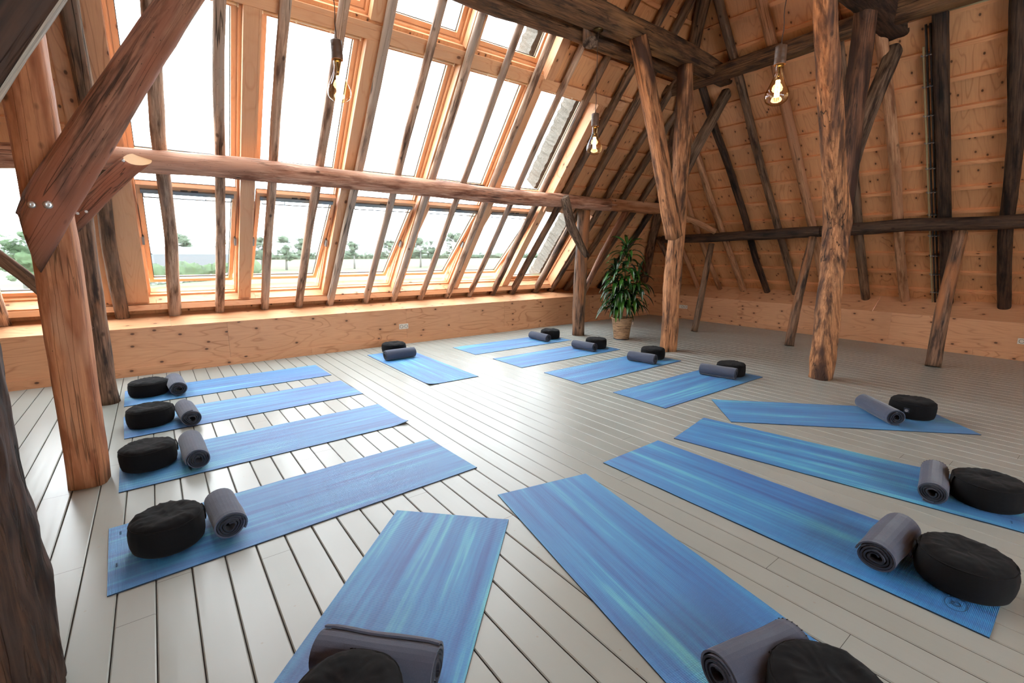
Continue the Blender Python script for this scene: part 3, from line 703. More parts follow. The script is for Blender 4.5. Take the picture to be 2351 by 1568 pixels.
# tie beams and wall plates
log('tie_beam', [Vector((-1.0, 3.9, 3.875)), Vector((-.5, 3.9, 3.87)), Vector((3.0, 3.9, 3.87)), Vector((5.75, 3.9, 3.865)), Vector((6.72, 3.9, 3.80))], [.12, .12, .12, .118, .10], MT['dark'], 'heavy dark tie beam carrying the middle hanging bulb', 'beam', square=6, seed=51, n=32, rough=.05, wob=.1, ref=(0, 0, 1))
log('tie_beam', [Vector((-1.0, 1.97, 3.875)), Vector((3.0, 1.97, 3.87)), Vector((5.7, 1.97, 3.83)), Vector((6.74, 1.97, 3.80))], [.12, .12, .125, .12], MT['vdark'], 'black tie beam whose blunt end shows above the massive hewn post', 'beam', square=5, seed=52, n=32, rough=.06, wob=.1, ref=(0, 0, 1))
log('wall_plate_beam', [Vector((-1.0, 4.25, 3.84)), Vector((1.5, 4.25, 3.83)), Vector((4.0, 4.24, 3.85)), Vector((6.15, 4.2, 3.84))], [.115, .115, .115, .1], MT['dark'], 'dark round-edged upper purlin just behind the tie beam, above the skylights', 'beam', square=3, seed=53, n=26, rough=.07, ref=(0, 0, 1))
log('wall_plate_beam', [Vector((6.36, 4.75, 3.72)), Vector((6.35, 3.6, 3.755)), Vector((6.34, 2.4, 3.79)), Vector((6.34, .6, 3.78)), Vector((6.34, -2.5, 3.78))], [.09, .098, .1, .1, .1], MT['dark'], 'dark upper purlin along the right hand slope under the beam ends', 'beam', square=3, seed=54, n=26, rough=.07, ref=(0, 0, 1))
log('beam_stub', [aty(1356, 98, 4.02)+Vector((0, 0, 0)), aty(1350, 50, 4.14)], .085, MT['dark'], 'short sawn stub hanging beside the middle lamp cord', 'beam', seed=55, n=20, endmat=MT['grey'])
# braces on the left
bA = log('timber_brace', [aty(70, 560, 3.47), aty(120, 452, 3.47), aty(268, 220, 3.5), aty(414, 0, 3.55), aty(560, -220, 3.6)+Vector((0, 0, .0))], [.094, .106, .098, .09, .086], MT['brace'], 'large round red-brown brace bolted across the orange post', 'brace', seed=61, n=30, rough=.04, wob=.12, cuts=((1, 0, .15), None), ref=(0, -1, 0), endmat=MT['brace'])
bA2 = log('timber_brace', [aty(168, 508, 5.42), aty(238, 438, 5.42), aty(318, 366, 5.46)], [.078, .08, .078], MT['brace'], 'small round brace from the dark reddish post up to the round purlin', 'brace', seed=62, n=24, cuts=((1, 0, .3), (.2, -.62, .75)), ref=(0, -1, 0), endmat=MT['cut'])
log('timber_brace', [aty(205, 760, 5.5), aty(70, 642, 5.5), aty(-60, 545, 5.5)], .05, MT['browny'], 'thin brown brace pole at the far left, passing behind the orange post', 'brace', seed=63, n=18, square=2.6)
eb = [aty(-18, 175, 1.78), aty(55, 72, 1.78), aty(150, -70, 1.78)]
d = Vector((.506, 0, .863)); o = Vector((-.863, 0, .506))*.11
p1 = aty(0, 200, 1.72); p2 = aty(135, 0, 1.72); d = (p2-p1).normalized(); o = Vector((-d.z, 0, d.x))*.115
nb = log('timber_brace', [p1-d*.35+o+Vector((0, .045, 0)), p1+o+Vector((0, .045, 0)), p2+d*.2+o+Vector((0, .045, 0)), p2+d*1.9+o+Vector((0, .045, 0))], .115, MT['worm'], 'wide dark hewn brace cropped in the top left corner, pale lower edge', 'brace', square=9, asp=.36, seed=64, n=40, rough=.02, wob=.05, ref=tuple(o))
bpy.context.view_layer.update()
strip_mat(nb, MT['sap'], -o, .75)
# braces of the small round post
log('curved_brace', [aty(1296, 452, 5.47), aty(1312, 520, 5.47), aty(1347, 588, 5.5)], [.06, .066, .045], MT['grey'], 'short curved grey brace from the round purlin to the post beside the plant', 'brace', seed=65, square=3.5, n=20, ref=(0, -1, 0))
log('timber_brace', [aty(1340, 672, 5.62), aty(1385, 580, 5.62), aty(1437, 484, 5.62)], [.045, .052, .055], MT['brace'], 'slim reddish brace rising right from the round post behind the plant', 'brace', seed=66, n=20)
log('corner_tie', [atx(1560, 492, 7.5), atx(1642, 532, 7.98)], .052, MT['pale'], 'light brown pole across the corner, ending on the dark low purlin', 'brace', seed=67, n=20, endmat=MT['pale'])
# screws
for px, py, y, r in ((73, 470, 3.372, .017), (110, 470, 3.372, .02)): bolt(bA, aty(px, py, y), (0, -1, 0), r)
for px, py in ((283, 369), (198, 486), (178, 490)): bolt(bA2, aty(px, py, 5.335), (0, -1, 0), .012)
# ================================================================== YOGA MATS, CUSHIONS, BLANKETS
def yoga_mat(i, corner, ang, label, curl=(), center=False):
    a = math.radians(ang); c = Vector((*corner, 0))
    O = c if center else c+Vector((math.sin(a), -math.cos(a), 0))*.305
    nx, ny, Lm, Wm, th = 70, 20, 1.83, .61, .0045; mb = MB(); r = random.Random(i)
    def zt(u, w):
        z = .0012+.0010*noise.noise(Vector((u*3, w*3, i*7.)))
        e = min(abs(w-Wm/2), abs(w+Wm/2)); z += max(0, .05-e)/.05*.003*max(0, noise.noise(Vector((u*4., (1 if w > 0 else -1)*3., i*3.))))
        for cu, cw, am in curl:
            d = math.hypot(u-cu*Lm, w-cw*Wm/2); 
            if d < .16: z += am*(1-d/.16)**2
        return max(z, .0005)
    P = [[(Lm*p/nx, -Wm/2+Wm*q/ny) for q in range(ny+1)] for p in range(nx+1)]
    T = [[Vector((u, w, zt(u, w)+th)) for u, w in row] for row in P]; Bt = [[Vector((u, w, zt(u, w))) for u, w in row] for row in P]
    for p in range(nx):
        for q in range(ny): mb.face([T[p][q], T[p+1][q], T[p+1][q+1], T[p][q+1]], None, 0, True)
    def strip(A, B):
        for k in range(len(A)-1): mb.face([A[k], A[k+1], B[k+1], B[k]], None, 1)
    Bt = [[Vector((p.x, p.y, max(.0003, p.z*.2))) for p in row] for row in Bt] if not curl else Bt
    strip([b[0] for b in Bt], [t[0] for t in T]); strip([t[-1] for t in T], [b[-1] for b in Bt])
    strip(T[0], Bt[0]); strip(Bt[-1], T[-1])
    for p in range(nx):
        for q in range(ny): mb.face([Bt[p][q+1], Bt[p+1][q+1], Bt[p+1][q], Bt[p][q]], None, 1)
    o = mb.build('yoga_mat', [mat_mat(i), MT['mat_edge']], None, (O.x, O.y, .0), label=label, category='yoga mat', group='blue yoga mats in a circle', kind='thing')
    o.rotation_euler[2] = a
    return o
def cushion(i, px, py, R, H, label, face=0., tag=False, at=None):
    p = at if at is not None else atz(px, py, .006); p = Vector((p.x, p.y, .0065))
    t = thing('meditation_cushion', label, 'cushion', p, face, 'black meditation cushions')
    n = 72; mb = MB(); rows = []; r0 = R*.9
    prof = [(0, .0), (.80, 0), (.88, .012), (.95, .08), (.99, .24), (1.005, .45), (1., .66), (.975, .82), (.935, .925), (.90, .975), (.83, 1.02), (.68, 1.065), (.45, 1.07), (.22, 1.05), (.06, 1.04), (0.002, 1.04)]
    def pos(f, h, a):
        s = i*5.3; ca, sa = math.cos(a), math.sin(a)
        pl = math.sin(a*23+math.sin(a*3+s)*2.)*.5+math.sin(a*37+s)*.3
        side = max(0, 1-abs(h-.5)*1.6)
        w = pl*.0032*(1 if .6 < h else .4)*min(1, f*1.3)*(1 if f > .3 else f*3)
        lump = noise.noise(Vector((ca*1.2+s, sa*1.2, h)))*.035
        rr = R*f*(1+lump*(1 if f > .5 else .3))+w*side*1.0
        z = H*h
        if f < .93 and h > .9:
            q = 1-min(1, f/.93)
            z += (-.004*q + .008*noise.noise(Vector((ca*f*2.2+s, sa*f*2.2, 3.)))-.008*abs(noise.noise(Vector((ca*f*3.6+s, sa*f*3.6, 9.))))+pl*.0022*min(1, (f-.3)*3 if f > .3 else 0))
        return Vector((rr*ca, rr*sa, max(z, 0)))
    # refine the profile
    pf = []
    for (f0, h0), (f1, h1) in zip(prof[:-1], prof[1:]):
        k = 3 if abs(f1-f0)+abs(h1-h0) > .12 else 2
        for q in range(k): pf.append((f0+(f1-f0)*q/k, h0+(h1-h0)*q/k))
    pf.append(prof[-1])
    mb.grid([[pos(max(f, .002), h, 2*PI*k/n) for k in range(n)] for f, h in pf], True, 0, True, False)
    mb.build('cover', MT['black'], t)
    mb = MB(); ring = [pos(.945, .885, 2*PI*k/n) for k in range(n+1)]; ring = [Vector((p.x*1.012, p.y*1.012, p.z)) for p in ring]
    mb.tube(ring, .0032, 6); mb.build('piping', MT['black'], t)
    mb = MB(); w = .016
    pts = [(R*.955, H*.87), (R*1.0, H*.90), (R*1.035, H*.74), (R*1.035, H*.5), (R*1.012, H*.40)]
    for (x0, z0), (x1, z1) in zip(pts[:-1], pts[1:]):
        mb.face([(x0, -w, z0), (x1, -w, z1), (x1, w, z1), (x0, w, z0)]); mb.face([(x0-.003, -w, z0), (x0-.003, w, z0), (x1-.003, w, z1), (x1-.003, -w, z1)])
        for sgn in (-1, 1): mb.face([(x0, sgn*w, z0), (x1, sgn*w, z1), (x1-.003, sgn*w, z1), (x0-.003, sgn*w, z0)])
    st = mb.build('handle_strap', MT['black'], t)
    if tag:
        mb = MB(); q = .019
        mb.box((R*1.02, -q-.03, H*.42), (.0, 2*q, 0), (0, 0, 2*q), (.004, 0, 0)); tg = mb.build('cloth_tag', MT['fleece_in'], t, label='small grey cloth tag')
        mb = MB(); mb.lathe([(0.001, 0), (.012, 0), (.0125, .001)], n=20); e = mb.build('emblem', MT['tagm'], tg); e.rotation_euler = (0, PI/2, 0); e.location = (R*1.02+.005, -.03, H*.42+q)
    return t
def blanket(i, A, B, r, label, stitch=False, open_=0., handed=1, a0=0.):
    """blanket rolled up; A, B = floor points under the two ends of its axis"""
    A = Vector((A.x, A.y, 0)); B = Vector((B.x, B.y, 0)); L = (B-A).length; ang = math.atan2(B.y-A.y, B.x-A.x)
    mb = MB(); rr = random.Random(i*13+5); turns = 4.4; n = int(turns*26); th = .0075; K = 12
    s = i*4.7; rows = []
    def rad(k, f):
        q = k/n
        return .016+(r-.016)*q**.92
    def pt(k, u, off):
        q = k/n; aa = a0+handed*2*PI*turns*q; f = u
        R_ = rad(k, u)+off
        fold = .10*math.sin(aa*2+s)+.07*math.sin(aa*3+s*2)
        R_ *= 1+fold*(1-q)*1.1
        R_ *= 1+.05*noise.noise(Vector((math.cos(aa)*.9+s, math.sin(aa)*.9, u*2.2)))+.035*noise.noise(Vector((u*3.1, s, 2.)))
        x = (u-.5)*L; endj = .010*noise.noise(Vector((q*5, s, 1.)))
        if u < .01: x += endj-.006*(1-q)
        if u > .99: x += -endj+.006*(1-q)
        bulge = 1.
        if u < .08 or u > .92: bulge = .975
        y = R_*math.cos(aa)*1.04*bulge; z = R_*math.sin(aa)*.95*bulge
        return Vector((x, y, max(z+r*.95, .0)))
    us = [0, .03, .08]+[.08+.84*k/K for k in range(1, K)]+[.92, .97, 1]
    O = [[pt(k, u, th/2) for k in range(n+1)] for u in us]; I = [[pt(k, u, -th/2) for k in range(n+1)] for u in us]
    m0 = n-34
    for j in range(len(us)-1):
        for k in range(n):
            if k >= m0-26 or j in (0, 1, 2, len(us)-2, len(us)-3, len(us)-4):
                mb.face([O[j][k], O[j][k+1], O[j+1][k+1], O[j+1][k]], None, 0, True)
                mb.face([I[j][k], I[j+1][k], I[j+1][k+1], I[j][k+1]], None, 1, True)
    for k in range(n):
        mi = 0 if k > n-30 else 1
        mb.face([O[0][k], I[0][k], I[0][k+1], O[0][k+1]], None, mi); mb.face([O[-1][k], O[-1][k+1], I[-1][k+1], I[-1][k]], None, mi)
    for j in range(len(us)-1): mb.face([O[j][n], I[j][n], I[j+1][n], O[j+1][n]], None, 0)
    c = (A+B)/2; t = mb.build('rolled_blanket', [MT['fleece'], MT['fleece_in']], None, (c.x, c.y, .0068), label=label, category='blanket', group='rolled grey blankets', kind='thing')
    t.rotation_euler[2] = ang
    if stitch:
        mb = MB()
        for k in range(n-27, n, 1):
            for e in ((0, 1) if stitch == 2 else (len(us)-1, len(us)-2),):
                p = O[e[0]][k]; q = O[e[1]][k]; mb.tube([p+(q-p)*-.05, p.lerp(q, .6)+Vector((0, (p.y)*.03, (p.z-r)*.03))], .0016, 5)
        mb.build('stitched_edge', MT['thread'], t, label='dark blanket stitch along the edge')
    return t
MATS = [ # key, corner (or end centre), angle, label
 ('A', (-.319, 2.926), 2.5, 'blue mat nearest the camera of the four parallel mats at left', (), False),
 ('B', (-.317, 3.973), 1.7, 'blue mat, second from the camera of the four parallel mats at left, curled corner', ((1, -1, .02),), False),
 ('C', (-.333, 4.973), 2.3, 'blue mat, third from the camera of the four parallel mats at left', (), False),
 ('D', (-.355, 5.924), 1.2, 'pale blue mat nearest the window wall of the four parallel left mats', (), False),
 ('E', (2.804, 6.142), -90.2, 'lone light blue mat in front of the double wall socket, pointing at the camera', ((0, 1, .015), (1, -1, .012)), False),
 ('F', (5.224, 5.306), 180.3, 'light blue mat farthest away, running towards the small round post', ((0, -1, .012),), False),
 ('G', (5.274, 4.351), 180.4, 'blue mat nearest the potted plant, second of the far right row', (), False),
 ('H', (5.336, 3.396), 180.3, 'blue mat ending at the foot of the weathered Y post', (), False),
 ('I', (5.367, 2.373), 179.9, 'deep blue mat nearest the camera of the four parallel far mats', (), False),
 ('J', (4.961, .534), 134.4, 'blue mat lying skewed in front of the massive hewn post', (), False),
 ('K', (3.635, .178), 100.9, 'blue mat cropped by the right picture edge, below the skewed mat', (), True),
 ('L', (2.276, .123), 90.9, 'deep blue striped mat at lower right with an oval mark in its corner', (), False),
 ('M', (1.382, .176), 78.7, 'blue mat at bottom centre right, cropped by the picture bottom', (), True),
 ('N', (-.179, .719), 44.6, 'blue mat at bottom centre, its end nearest the camera cropped', (), True)]
mats = {}
for i, (k, c, a, lb, cu, cen) in enumerate(MATS): mats[k] = yoga_mat(i, c, a, lb, cu, cen)
CUS = dict(A=((391, 1244), .150, .150, 'black cushion on the mat nearest the camera at left', 200), B=((345, 1066), .155, .14, 'black cushion on the second left mat from the camera', 190),
 C=((348, 971), .158, .14, 'black cushion on the third left mat from the camera', 180), D=((344, 904), .162, .135, 'black cushion on the left mat nearest the window wall', 170),
 E=((905, 808), .165, .13, 'black cushion behind the roll on the lone mat by the wall', 30), F=((1263, 776), .155, .14, 'small looking black cushion on the farthest mat', 250),
 G=((1368, 798), .155, .14, 'black cushion on the mat closest to the potted plant', 235), H=((1498, 822), .155, .14, 'black cushion at the foot of the weathered Y post', 230),
 I=((1677, 860), .155, .14, 'black cushion on the deep blue mat left of the massive post', 225), J=((2092, 954), .158, .145, 'black cushion with small emblem tag on the skewed mat', 215),
 K=((2262, 1152), .160, .145, 'black cushion at the right picture edge', 120), L=((2205, 1336), .162, .145, 'large wrinkled black cushion at lower right on the striped mat', 140),
 M=((1890, 1650), .162, .145, 'black cushion half cropped at the bottom, lower right centre', 130), N=((802, 1680), .162, .145, 'black cushion half cropped at the bottom edge, centre left', 100))
for i, (k, (p, R, H, lb, fc)) in enumerate(CUS.items()): cushion(i, p[0], p[1], R, H, lb, math.radians({q[0]: q[2] for q in MATS}[k]+({'J': 55}.get(k, 18) if k in 'JKLMN' else 8)), tag=(k == 'J'))
RL = dict(A=((503, 1150), (530, 1208), .070, 'grey blanket roll beside the cushion on the mat nearest camera at left'), B=((437, 1008), (455, 1056), .068, 'grey blanket roll on the second left mat from the camera'),
 C=((424, 934), (441, 961), .070, 'grey blanket roll on the third left mat from the camera'), D=((399, 872), (410, 894), .072, 'grey blanket roll on the left mat nearest the window wall'),
 E=((884, 817), (951, 808), .068, 'dark grey blanket roll lying across the lone mat by the wall'), F=((1220, 768.5), (1259, 777), .062, 'grey blanket roll on the farthest mat'),
 G=((1318, 789.5), (1365, 798), .065, 'grey blanket roll on the mat closest to the potted plant'), H=((1445, 816), (1505, 825.5), .066, 'grey blanket roll on the mat at the Y post'),
 I=((1610, 846), (1689, 859), .068, 'grey blanket roll on the deep blue mat left of the massive post'), J=((1982, 921), (2058, 960), .070, 'long grey blanket roll slanting on the skewed mat'),
 K=((2145, 1078), (2140, 1133), .066, 'grey blanket roll beside the cushion at the right picture edge'), L=((2070, 1212), (2009, 1280), .072, 'big grey blanket roll beside the wrinkled cushion at lower right'),
 M=((1822, 1474), (1650, 1552), .072, 'grey blanket roll with stitched edge cropped at the bottom right centre'), N=((738, 1494), (1003, 1536), .074, 'dark grey blanket roll across the bottom centre mat'))
for i, (k, (a, b, r, lb)) in enumerate(RL.items()):
    blanket(i, atz(*a, r), atz(*b, r), r, lb, stitch={'M': 2, 'K': 2}.get(k, 0), a0=rnd.uniform(0, 6), handed=1 if i % 2 else -1)
# pressed marks on mats
def mark(parent, u, w, kind):
    mb = MB()
    if kind == 'oval':
        mb.tube([Vector((u+.034*math.cos(q*PI/16), w+.05*math.sin(q*PI/16), .0078)) for q in range(33)], .0008, 5)
        for s in (-1, 1):
            for d in (0, .010): mb.tube([Vector((u-.016+.032*q/8, w+s*(.010+d)*math.sin(PI*q/8), .0078)) for q in range(9)], .0009, 5)
        mb.tube([Vector((u+.018, w-.018, .0078)), Vector((u+.004, w, .0078)), Vector((u+.018, w+.018, .0078))], .0009, 5)
    else:
        for q in range(4):
            y = w+q*.009; mb.tube([Vector((u-.004, y, .0072)), Vector((u+.004, y+.002, .0072)), Vector((u+.0035, y+.005, .0072)), Vector((u-.0035, y+.005, .0072))], .0005, 4)
    mb.build('pressed_mark', MT['mat_edge'], parent)
mark(mats['L'], .11, .15+.03, 'oval'); mark(mats['A'], .045, .20, 't'); mark(mats['J'], .08, -.22, 't'); mark(mats['K'], .06, .20, 't'); mark(mats['A'], .03, -.1, 't')
# ================================================================== PENDANT BULBS
def pendant(x, y, zc, ztop, label, canopy=True):
    """zc: height of the socket's lower edge"""
    t = thing('pendant_lamp', label, 'lamp', (x, y, zc), 0, 'bare filament pendant bulbs')
    mb = MB(); r = random.Random(int(x*100)); pts = [Vector((.004*math.sin(k*1.7+x), .004*math.cos(k*1.3), .135+(ztop-zc-.135)*k/14)) for k in range(15)]; pts[0] = Vector((0, 0, .132)); pts[-1] = Vector((0, 0, ztop-zc))
    mb.tube(pts, .0032, 8); mb.build('cord', MT['cord'], t)
    mb = MB(); mb.lathe([(.0055, .158), (.0065, .138), (.036, .136), (.042, .132), (.042, .090), (.041, .087), (.042, .084), (.042, .050), (.041, .047), (.042, .044), (.042, .002), (.041, 0), (.037, .0), (.036, .03), (.001, .03)], n=36)
    mb.build('lamp_socket', MT['bronze'], t)
    b = mkobj('bulb', None, t)
    prof = [(.029, .02), (.029, -.01), (.028, -.045), (.030, -.065), (.037, -.092), (.049, -.122), (.061, -.152), (.075, -.180), (.084, -.205), (.087, -.227), (.084, -.249), (.074, -.268), (.055, -.283), (.036, -.293), (.016, -.297), (.001, -.298)]
    mb = MB(); mb.lathe(prof, n=40); mb.build('bulb', MT['bulbg'], t)
    bpy.data.objects.remove(b)
    glass = [o for o in t.children if o.name.startswith('bulb')][-1]
    mb = MB(); mb.lathe([(.027, .02), (.027, -.012), (.001, -.014)], n=20); mb.lathe([(.006, -.012), (.005, -.07), (.009, -.082), (.001, -.086)], n=12)
    mb.tube([(0, 0, -.08), (0, 0, -.235)], .0012, 6)
    mb.build('bulb_mount', MT['brass'], glass)
    mb = MB(); k = 11
    pts = []
    for q in range(k):
        a = 2*PI*q/k; lo, hi = (.017, -.232), (.014, -.112)
        seq = (hi, lo) if q % 2 == 0 else (lo, hi)
        for rr, z in seq: pts.append(Vector((rr*math.cos(a), rr*math.sin(a), z)))
    mb.tube(pts, .0021, 6, smooth=False); mb.build('filament', MT['filament'], glass)
    if canopy:
        mb = MB(); h = ztop-zc; mb.lathe([(.003, h-.028), (.012, h-.026), (.05, h-.022), (.054, h-.018), (.055, h-.003), (.052, h)], n=36); mb.build('ceiling_rose', MT['brass'], t)
    l = bpy.data.lights.new('bulb_light', 'POINT'); l.energy = LAMP_W; l.color = (1., .62, .30); l.shadow_soft_size = .05
    lo = mkobj('bulb_light', l, t); lo.location = (0, 0, -.18)
    return t
LAMP_W = 9.
q1 = aty(774.7, 138, 3.9); q2 = aty(1366, 291, 3.9); q3 = aty(1790, 149, 1.93)
pendant(q1.x, q1.y, q1.z, 3.752, 'hanging filament bulb at left, in front of the second skylight')
pendant(q2.x, q2.y, q2.z, 3.752, 'hanging filament bulb in the middle, smallest looking, brass rose on the tie beam')
pendant(q3.x, q3.y, q3.z, 3.722, 'glowing filament bulb at right, against the pale plywood slope')
# ================================================================== PLANT
def plant():
    p = atz(1435.5, 776, 0); p = Vector((5.985, 4.93, 0))
    t = thing('potted_dracaena', 'tall green dracaena in a woven pot standing between the two posts', 'plant', (p.x, p.y, 0))
    mb = MB(); prof = [(.0, .004), (.118, .004), (.122, .012), (.132, .10), (.146, .21), (.157, .30), (.162, .325), (.168, .330), (.170, .345), (.166, .352), (.158, .352), (.152, .34), (.148, .28), (.001, .28)]
    mb.lathe([(max(r, .001), z) for r, z in prof[:13]], n=48); pot = mb.build('planter', MT['basket'], t)
    mb = MB(); mb.lathe([(.124, 0), (.126, .010), (.118, .012), (.001, .012)], n=40); mb.build('planter_foot', MT['mat_edge'], t)
    mb = MB(); mb.box((.05, -.168, .245), (.026, 0.004, 0), (0, 0, .045), (0, -.002, 0)); mb.build('price_tag', MT['white'], pot, label='small white paper tag')
    mb = MB(); mb.lathe([(.001, .292), (.08, .296), (.150, .288)], n=32); mb.build('soil', MT['soil'], t)
    r = random.Random(11); fol = MB(); canes = [((0, 0), (.02, -.01), 1.50), ((-.05, .04), (-.10, .06), 1.08), ((.05, -.03), (.20, -.12), 1.0), ((.03, .06), (.06, .12), .80)]
    cm = MB()
    def leaf(base, az, el, L, w, droop):
        d = Vector((math.cos(az)*math.cos(el), math.sin(az)*math.cos(el), math.sin(el))); side = Vector((-math.sin(az), math.cos(az), 0)); p = base.copy(); K = 9; rows = []
        tw = r.uniform(-.5, .5)
        for k in range(K+1):
            f = k/K; wd = w*(math.sin(PI*min(1, f*1.02))**.62)*(1-.25*f) if 0 < f < 1 else .0008
            if f < .12: wd = max(wd*.6, w*.25)
            s = side*math.cos(tw*f)+d.cross(side)*math.sin(tw*f); n_ = d.cross(s).normalized()
            rows.append([p+s*wd+n_*wd*.35, p+s*wd*.5+n_*wd*.06, p.copy(), p-s*wd*.5+n_*wd*.06, p-s*wd+n_*wd*.35])
            p += d*(L/K); d = (d+Vector((0, 0, -droop/K*(1.2 if f > .2 else .5)))).normalized()
        fol.grid(rows, False, 0, True, False)
    for (bx, by), (tx, ty), h in canes:
        pts = [Vector((bx+(tx-bx)*f+.012*math.sin(f*7+bx*30), by+(ty-by)*f+.012*math.cos(f*5), .28+(h-.28)*f)) for f in [k/10 for k in range(11)]]
        cm.tube(pts, [.011]*6+[.009, .008, .007, .006, .004], 8)
        z = .30 if h > 1.2 else .34; phase = r.uniform(0, 6)
        nl = int((h-.42)*78)
        for q in range(nl):
            f = (q+.5)/nl; zz = .46+(h-.46)*f; ff = (zz-.28)/(h-.28)
            base = pts[min(10, int(ff*10))].lerp(pts[min(10, int(ff*10)+1)], ff*10-int(ff*10)) if ff < 1 else pts[-1]
            az = phase+q*2.4+r.uniform(-.4, .4); topness = max(0, (f-.82)/.18)
            el = r.uniform(.05, .75)*(1-topness)+topness*r.uniform(.7, 1.4)
            Lf = r.uniform(.32, .48)*(1-.3*topness); leaf(base, az, el, Lf, r.uniform(.026, .038), r.uniform(1.8, 3.4)*(1-.55*topness))
    cm.build('canes', MT['stem'], t); fol.build('foliage', MT['leaf'], t)
plant()
# ================================================================== SOCKETS, CONDUITS
def outlet(label, origin, along, nrm, n=2, blank=0, w=.071, h=.075):
    """origin = left bottom corner on the wall"""
    o, a, nn = Vector(origin), Vector(along).normalized(), Vector(nrm).normalized(); k = n+blank
    t = thing('wall_socket', label, 'socket', o)
    mb = MB(); mb.box((0, 0, 0), a*w*k, (0, 0, h), nn*.009); mb.build('cover_plate', MT['white'], t)
    for q in range(n):
        c = a*w*(blank+q+.5)+Vector((0, 0, h/2))+nn*.0095; x, y, z = frame_of(nn)
        m2 = MB(); m2.grid([[c+(x*math.cos(2*PI*j/28)+y*math.sin(2*PI*j/28))*rr+nn*d for j in range(28)] for rr, d in ((.026, .0), (.0255, .004), (.0225, .005), (.022, 0), (.021, -.004), (.001, -.004))], True, 0, True, False)
        f = m2.build('socket_well', MT['hole'], t)
        m3 = MB()
        for s in (-1, 1):
            cc = c+a*s*.0095; m3.grid([[cc+(x*math.cos(2*PI*j/10)+y*math.sin(2*PI*j/10))*rr-nn*.0030 for j in range(10)] for rr in (.003, .0005)], True, 0, False, False)
        m3.build('pin_holes', MT['pin'], f)
outlet('white double socket on the plywood under the skylights', aty(916.5, 756, YK-.001)-Vector((0, 0, 0)), (1, 0, 0), (0, -1, 0), 2, w=.073, h=.078)
q = atx(1557, 707, XK-.002); outlet('beige double socket with blank plate, in the corner behind the Y post', q, (0, -1, 0), (-1, 0, 0), 2, 1, w=.074, h=.075)
q = atx(2335, 789, XK-.002); outlet('white socket at the right picture edge', q, (0, -1, 0), (-1, 0, 0), 2, w=.074, h=.075)
for i, (y, d, m, lb) in enumerate([(1.775, -.0, 'condl', 'cream conduit, leftmost of the pipes beside the square black rafter'), (1.745, 0, 'condd', 'dark conduit next to the cream pipe'),
        (1.71, 0, 'condd', 'middle dark conduit beside the square black rafter'), (1.672, 0, 'condd', 'dark conduit closest to the square black rafter')]):
    vt = 4.05 if m == 'condd' else 3.95; off = .015; pts = [Ep(y-.004*k, -.02+(vt+.02)*k/12, off) for k in range(13)]
    if m == 'condl': pts = pts[:-1]+[Ep(y-.05, vt-.12, off), Ep(y-.028, vt+.02, off+.02)][:1]
    t = thing('conduit', lb, 'conduit', pts[0], 0, 'conduits up the slope' )
    mb = MB(); mb.tube([p-pts[0] for p in pts], .0108, 10); mb.build('pipe', MT[m], t)
    for k in range(15):
        z = .85+.2645*k; v = vE(z, .055)
        if v > vt-.1 or v < 0: continue
        c = Ep(y-.004*12*v/vt, v, off)-pts[0]; mb = MB()
        for a in range(9):
            pass
        mb.tube([c-VE*.006, c+VE*.006], .0135, 10); mb.box(c+Vector((0, .012, 0))-VE*.006, (0, .012, 0), VE*.012, NE*.02)
        mb.build('pipe_clip', MT['steel'], t)
mb = MB(); a, b = atE(2176, 24, -.0), atE(2310, -12, -.0); mb.tube([a, (a+b)/2, b], .010, 8)
mb.build('conduit', MT['condl'], None, label='short cream conduit slanting at the top right above the black rafter', category='conduit', kind='thing')
# ================================================================== OUTDOORS
GZ = -3.1
mb = MB(); mb.face([(-400, 8.9, GZ), (500, 8.9, GZ), (500, 75, GZ), (-400, 75, GZ)]); mb.build('ground', MT['grass'], kind='structure')
mb = MB(); mb.face([(-700, 75, GZ), (900, 75, GZ), (900, 900, GZ), (-700, 900, GZ)]); mb.build('ground', MT['hay'], kind='structure')
def blob(mb, c, r, seed, sz=.8):
    n, m = 16, 9; rows = []
    for i in range(m+1):
        th = PI*i/m; row = []
        for k in range(n):
            d = Vector((math.sin(th)*math.cos(2*PI*k/n), math.sin(th)*math.sin(2*PI*k/n), math.cos(th)))
            q = r*(1+.45*noise.noise(d*1.7+Vector((seed, 0, 0)))+.55*noise.noise(d*4.5+Vector((seed, 5, 0)))); row.append(c+Vector((d.x*q, d.y*q, d.z*q*sz)))
        rows.append(row)
    mb.grid(rows, True, 0, True, False)
def tree(px, dist, h, label, spread=.45, mat='tree'):
    d = sight(px, 581); d.z = 0; d.normalize(); g = EYE+d*dist; r = random.Random(int(px))
    t = thing('tree', label, 'tree', (g.x, g.y, GZ), 0, 'trees beyond the meadow')
    mb = MB(); mb.tube([(0, 0, 0), (.1, 0, h*.5)], [h*.035, h*.02], 7); mb.build('trunk', MT['trunk'], t)
    mb = MB()
    for k in range(26):
        a = r.uniform(0, 6.28); q = r.uniform(0, 1)**.6*h*spread*.75; z = h*r.uniform(.36, .93)
        blob(mb, Vector((math.cos(a)*q*(1.1-z/h*.5), math.sin(a)*q*(1.1-z/h*.5), z)), h*r.uniform(.05, .12), k+px)
    mb.build('crown', MT[mat], t)
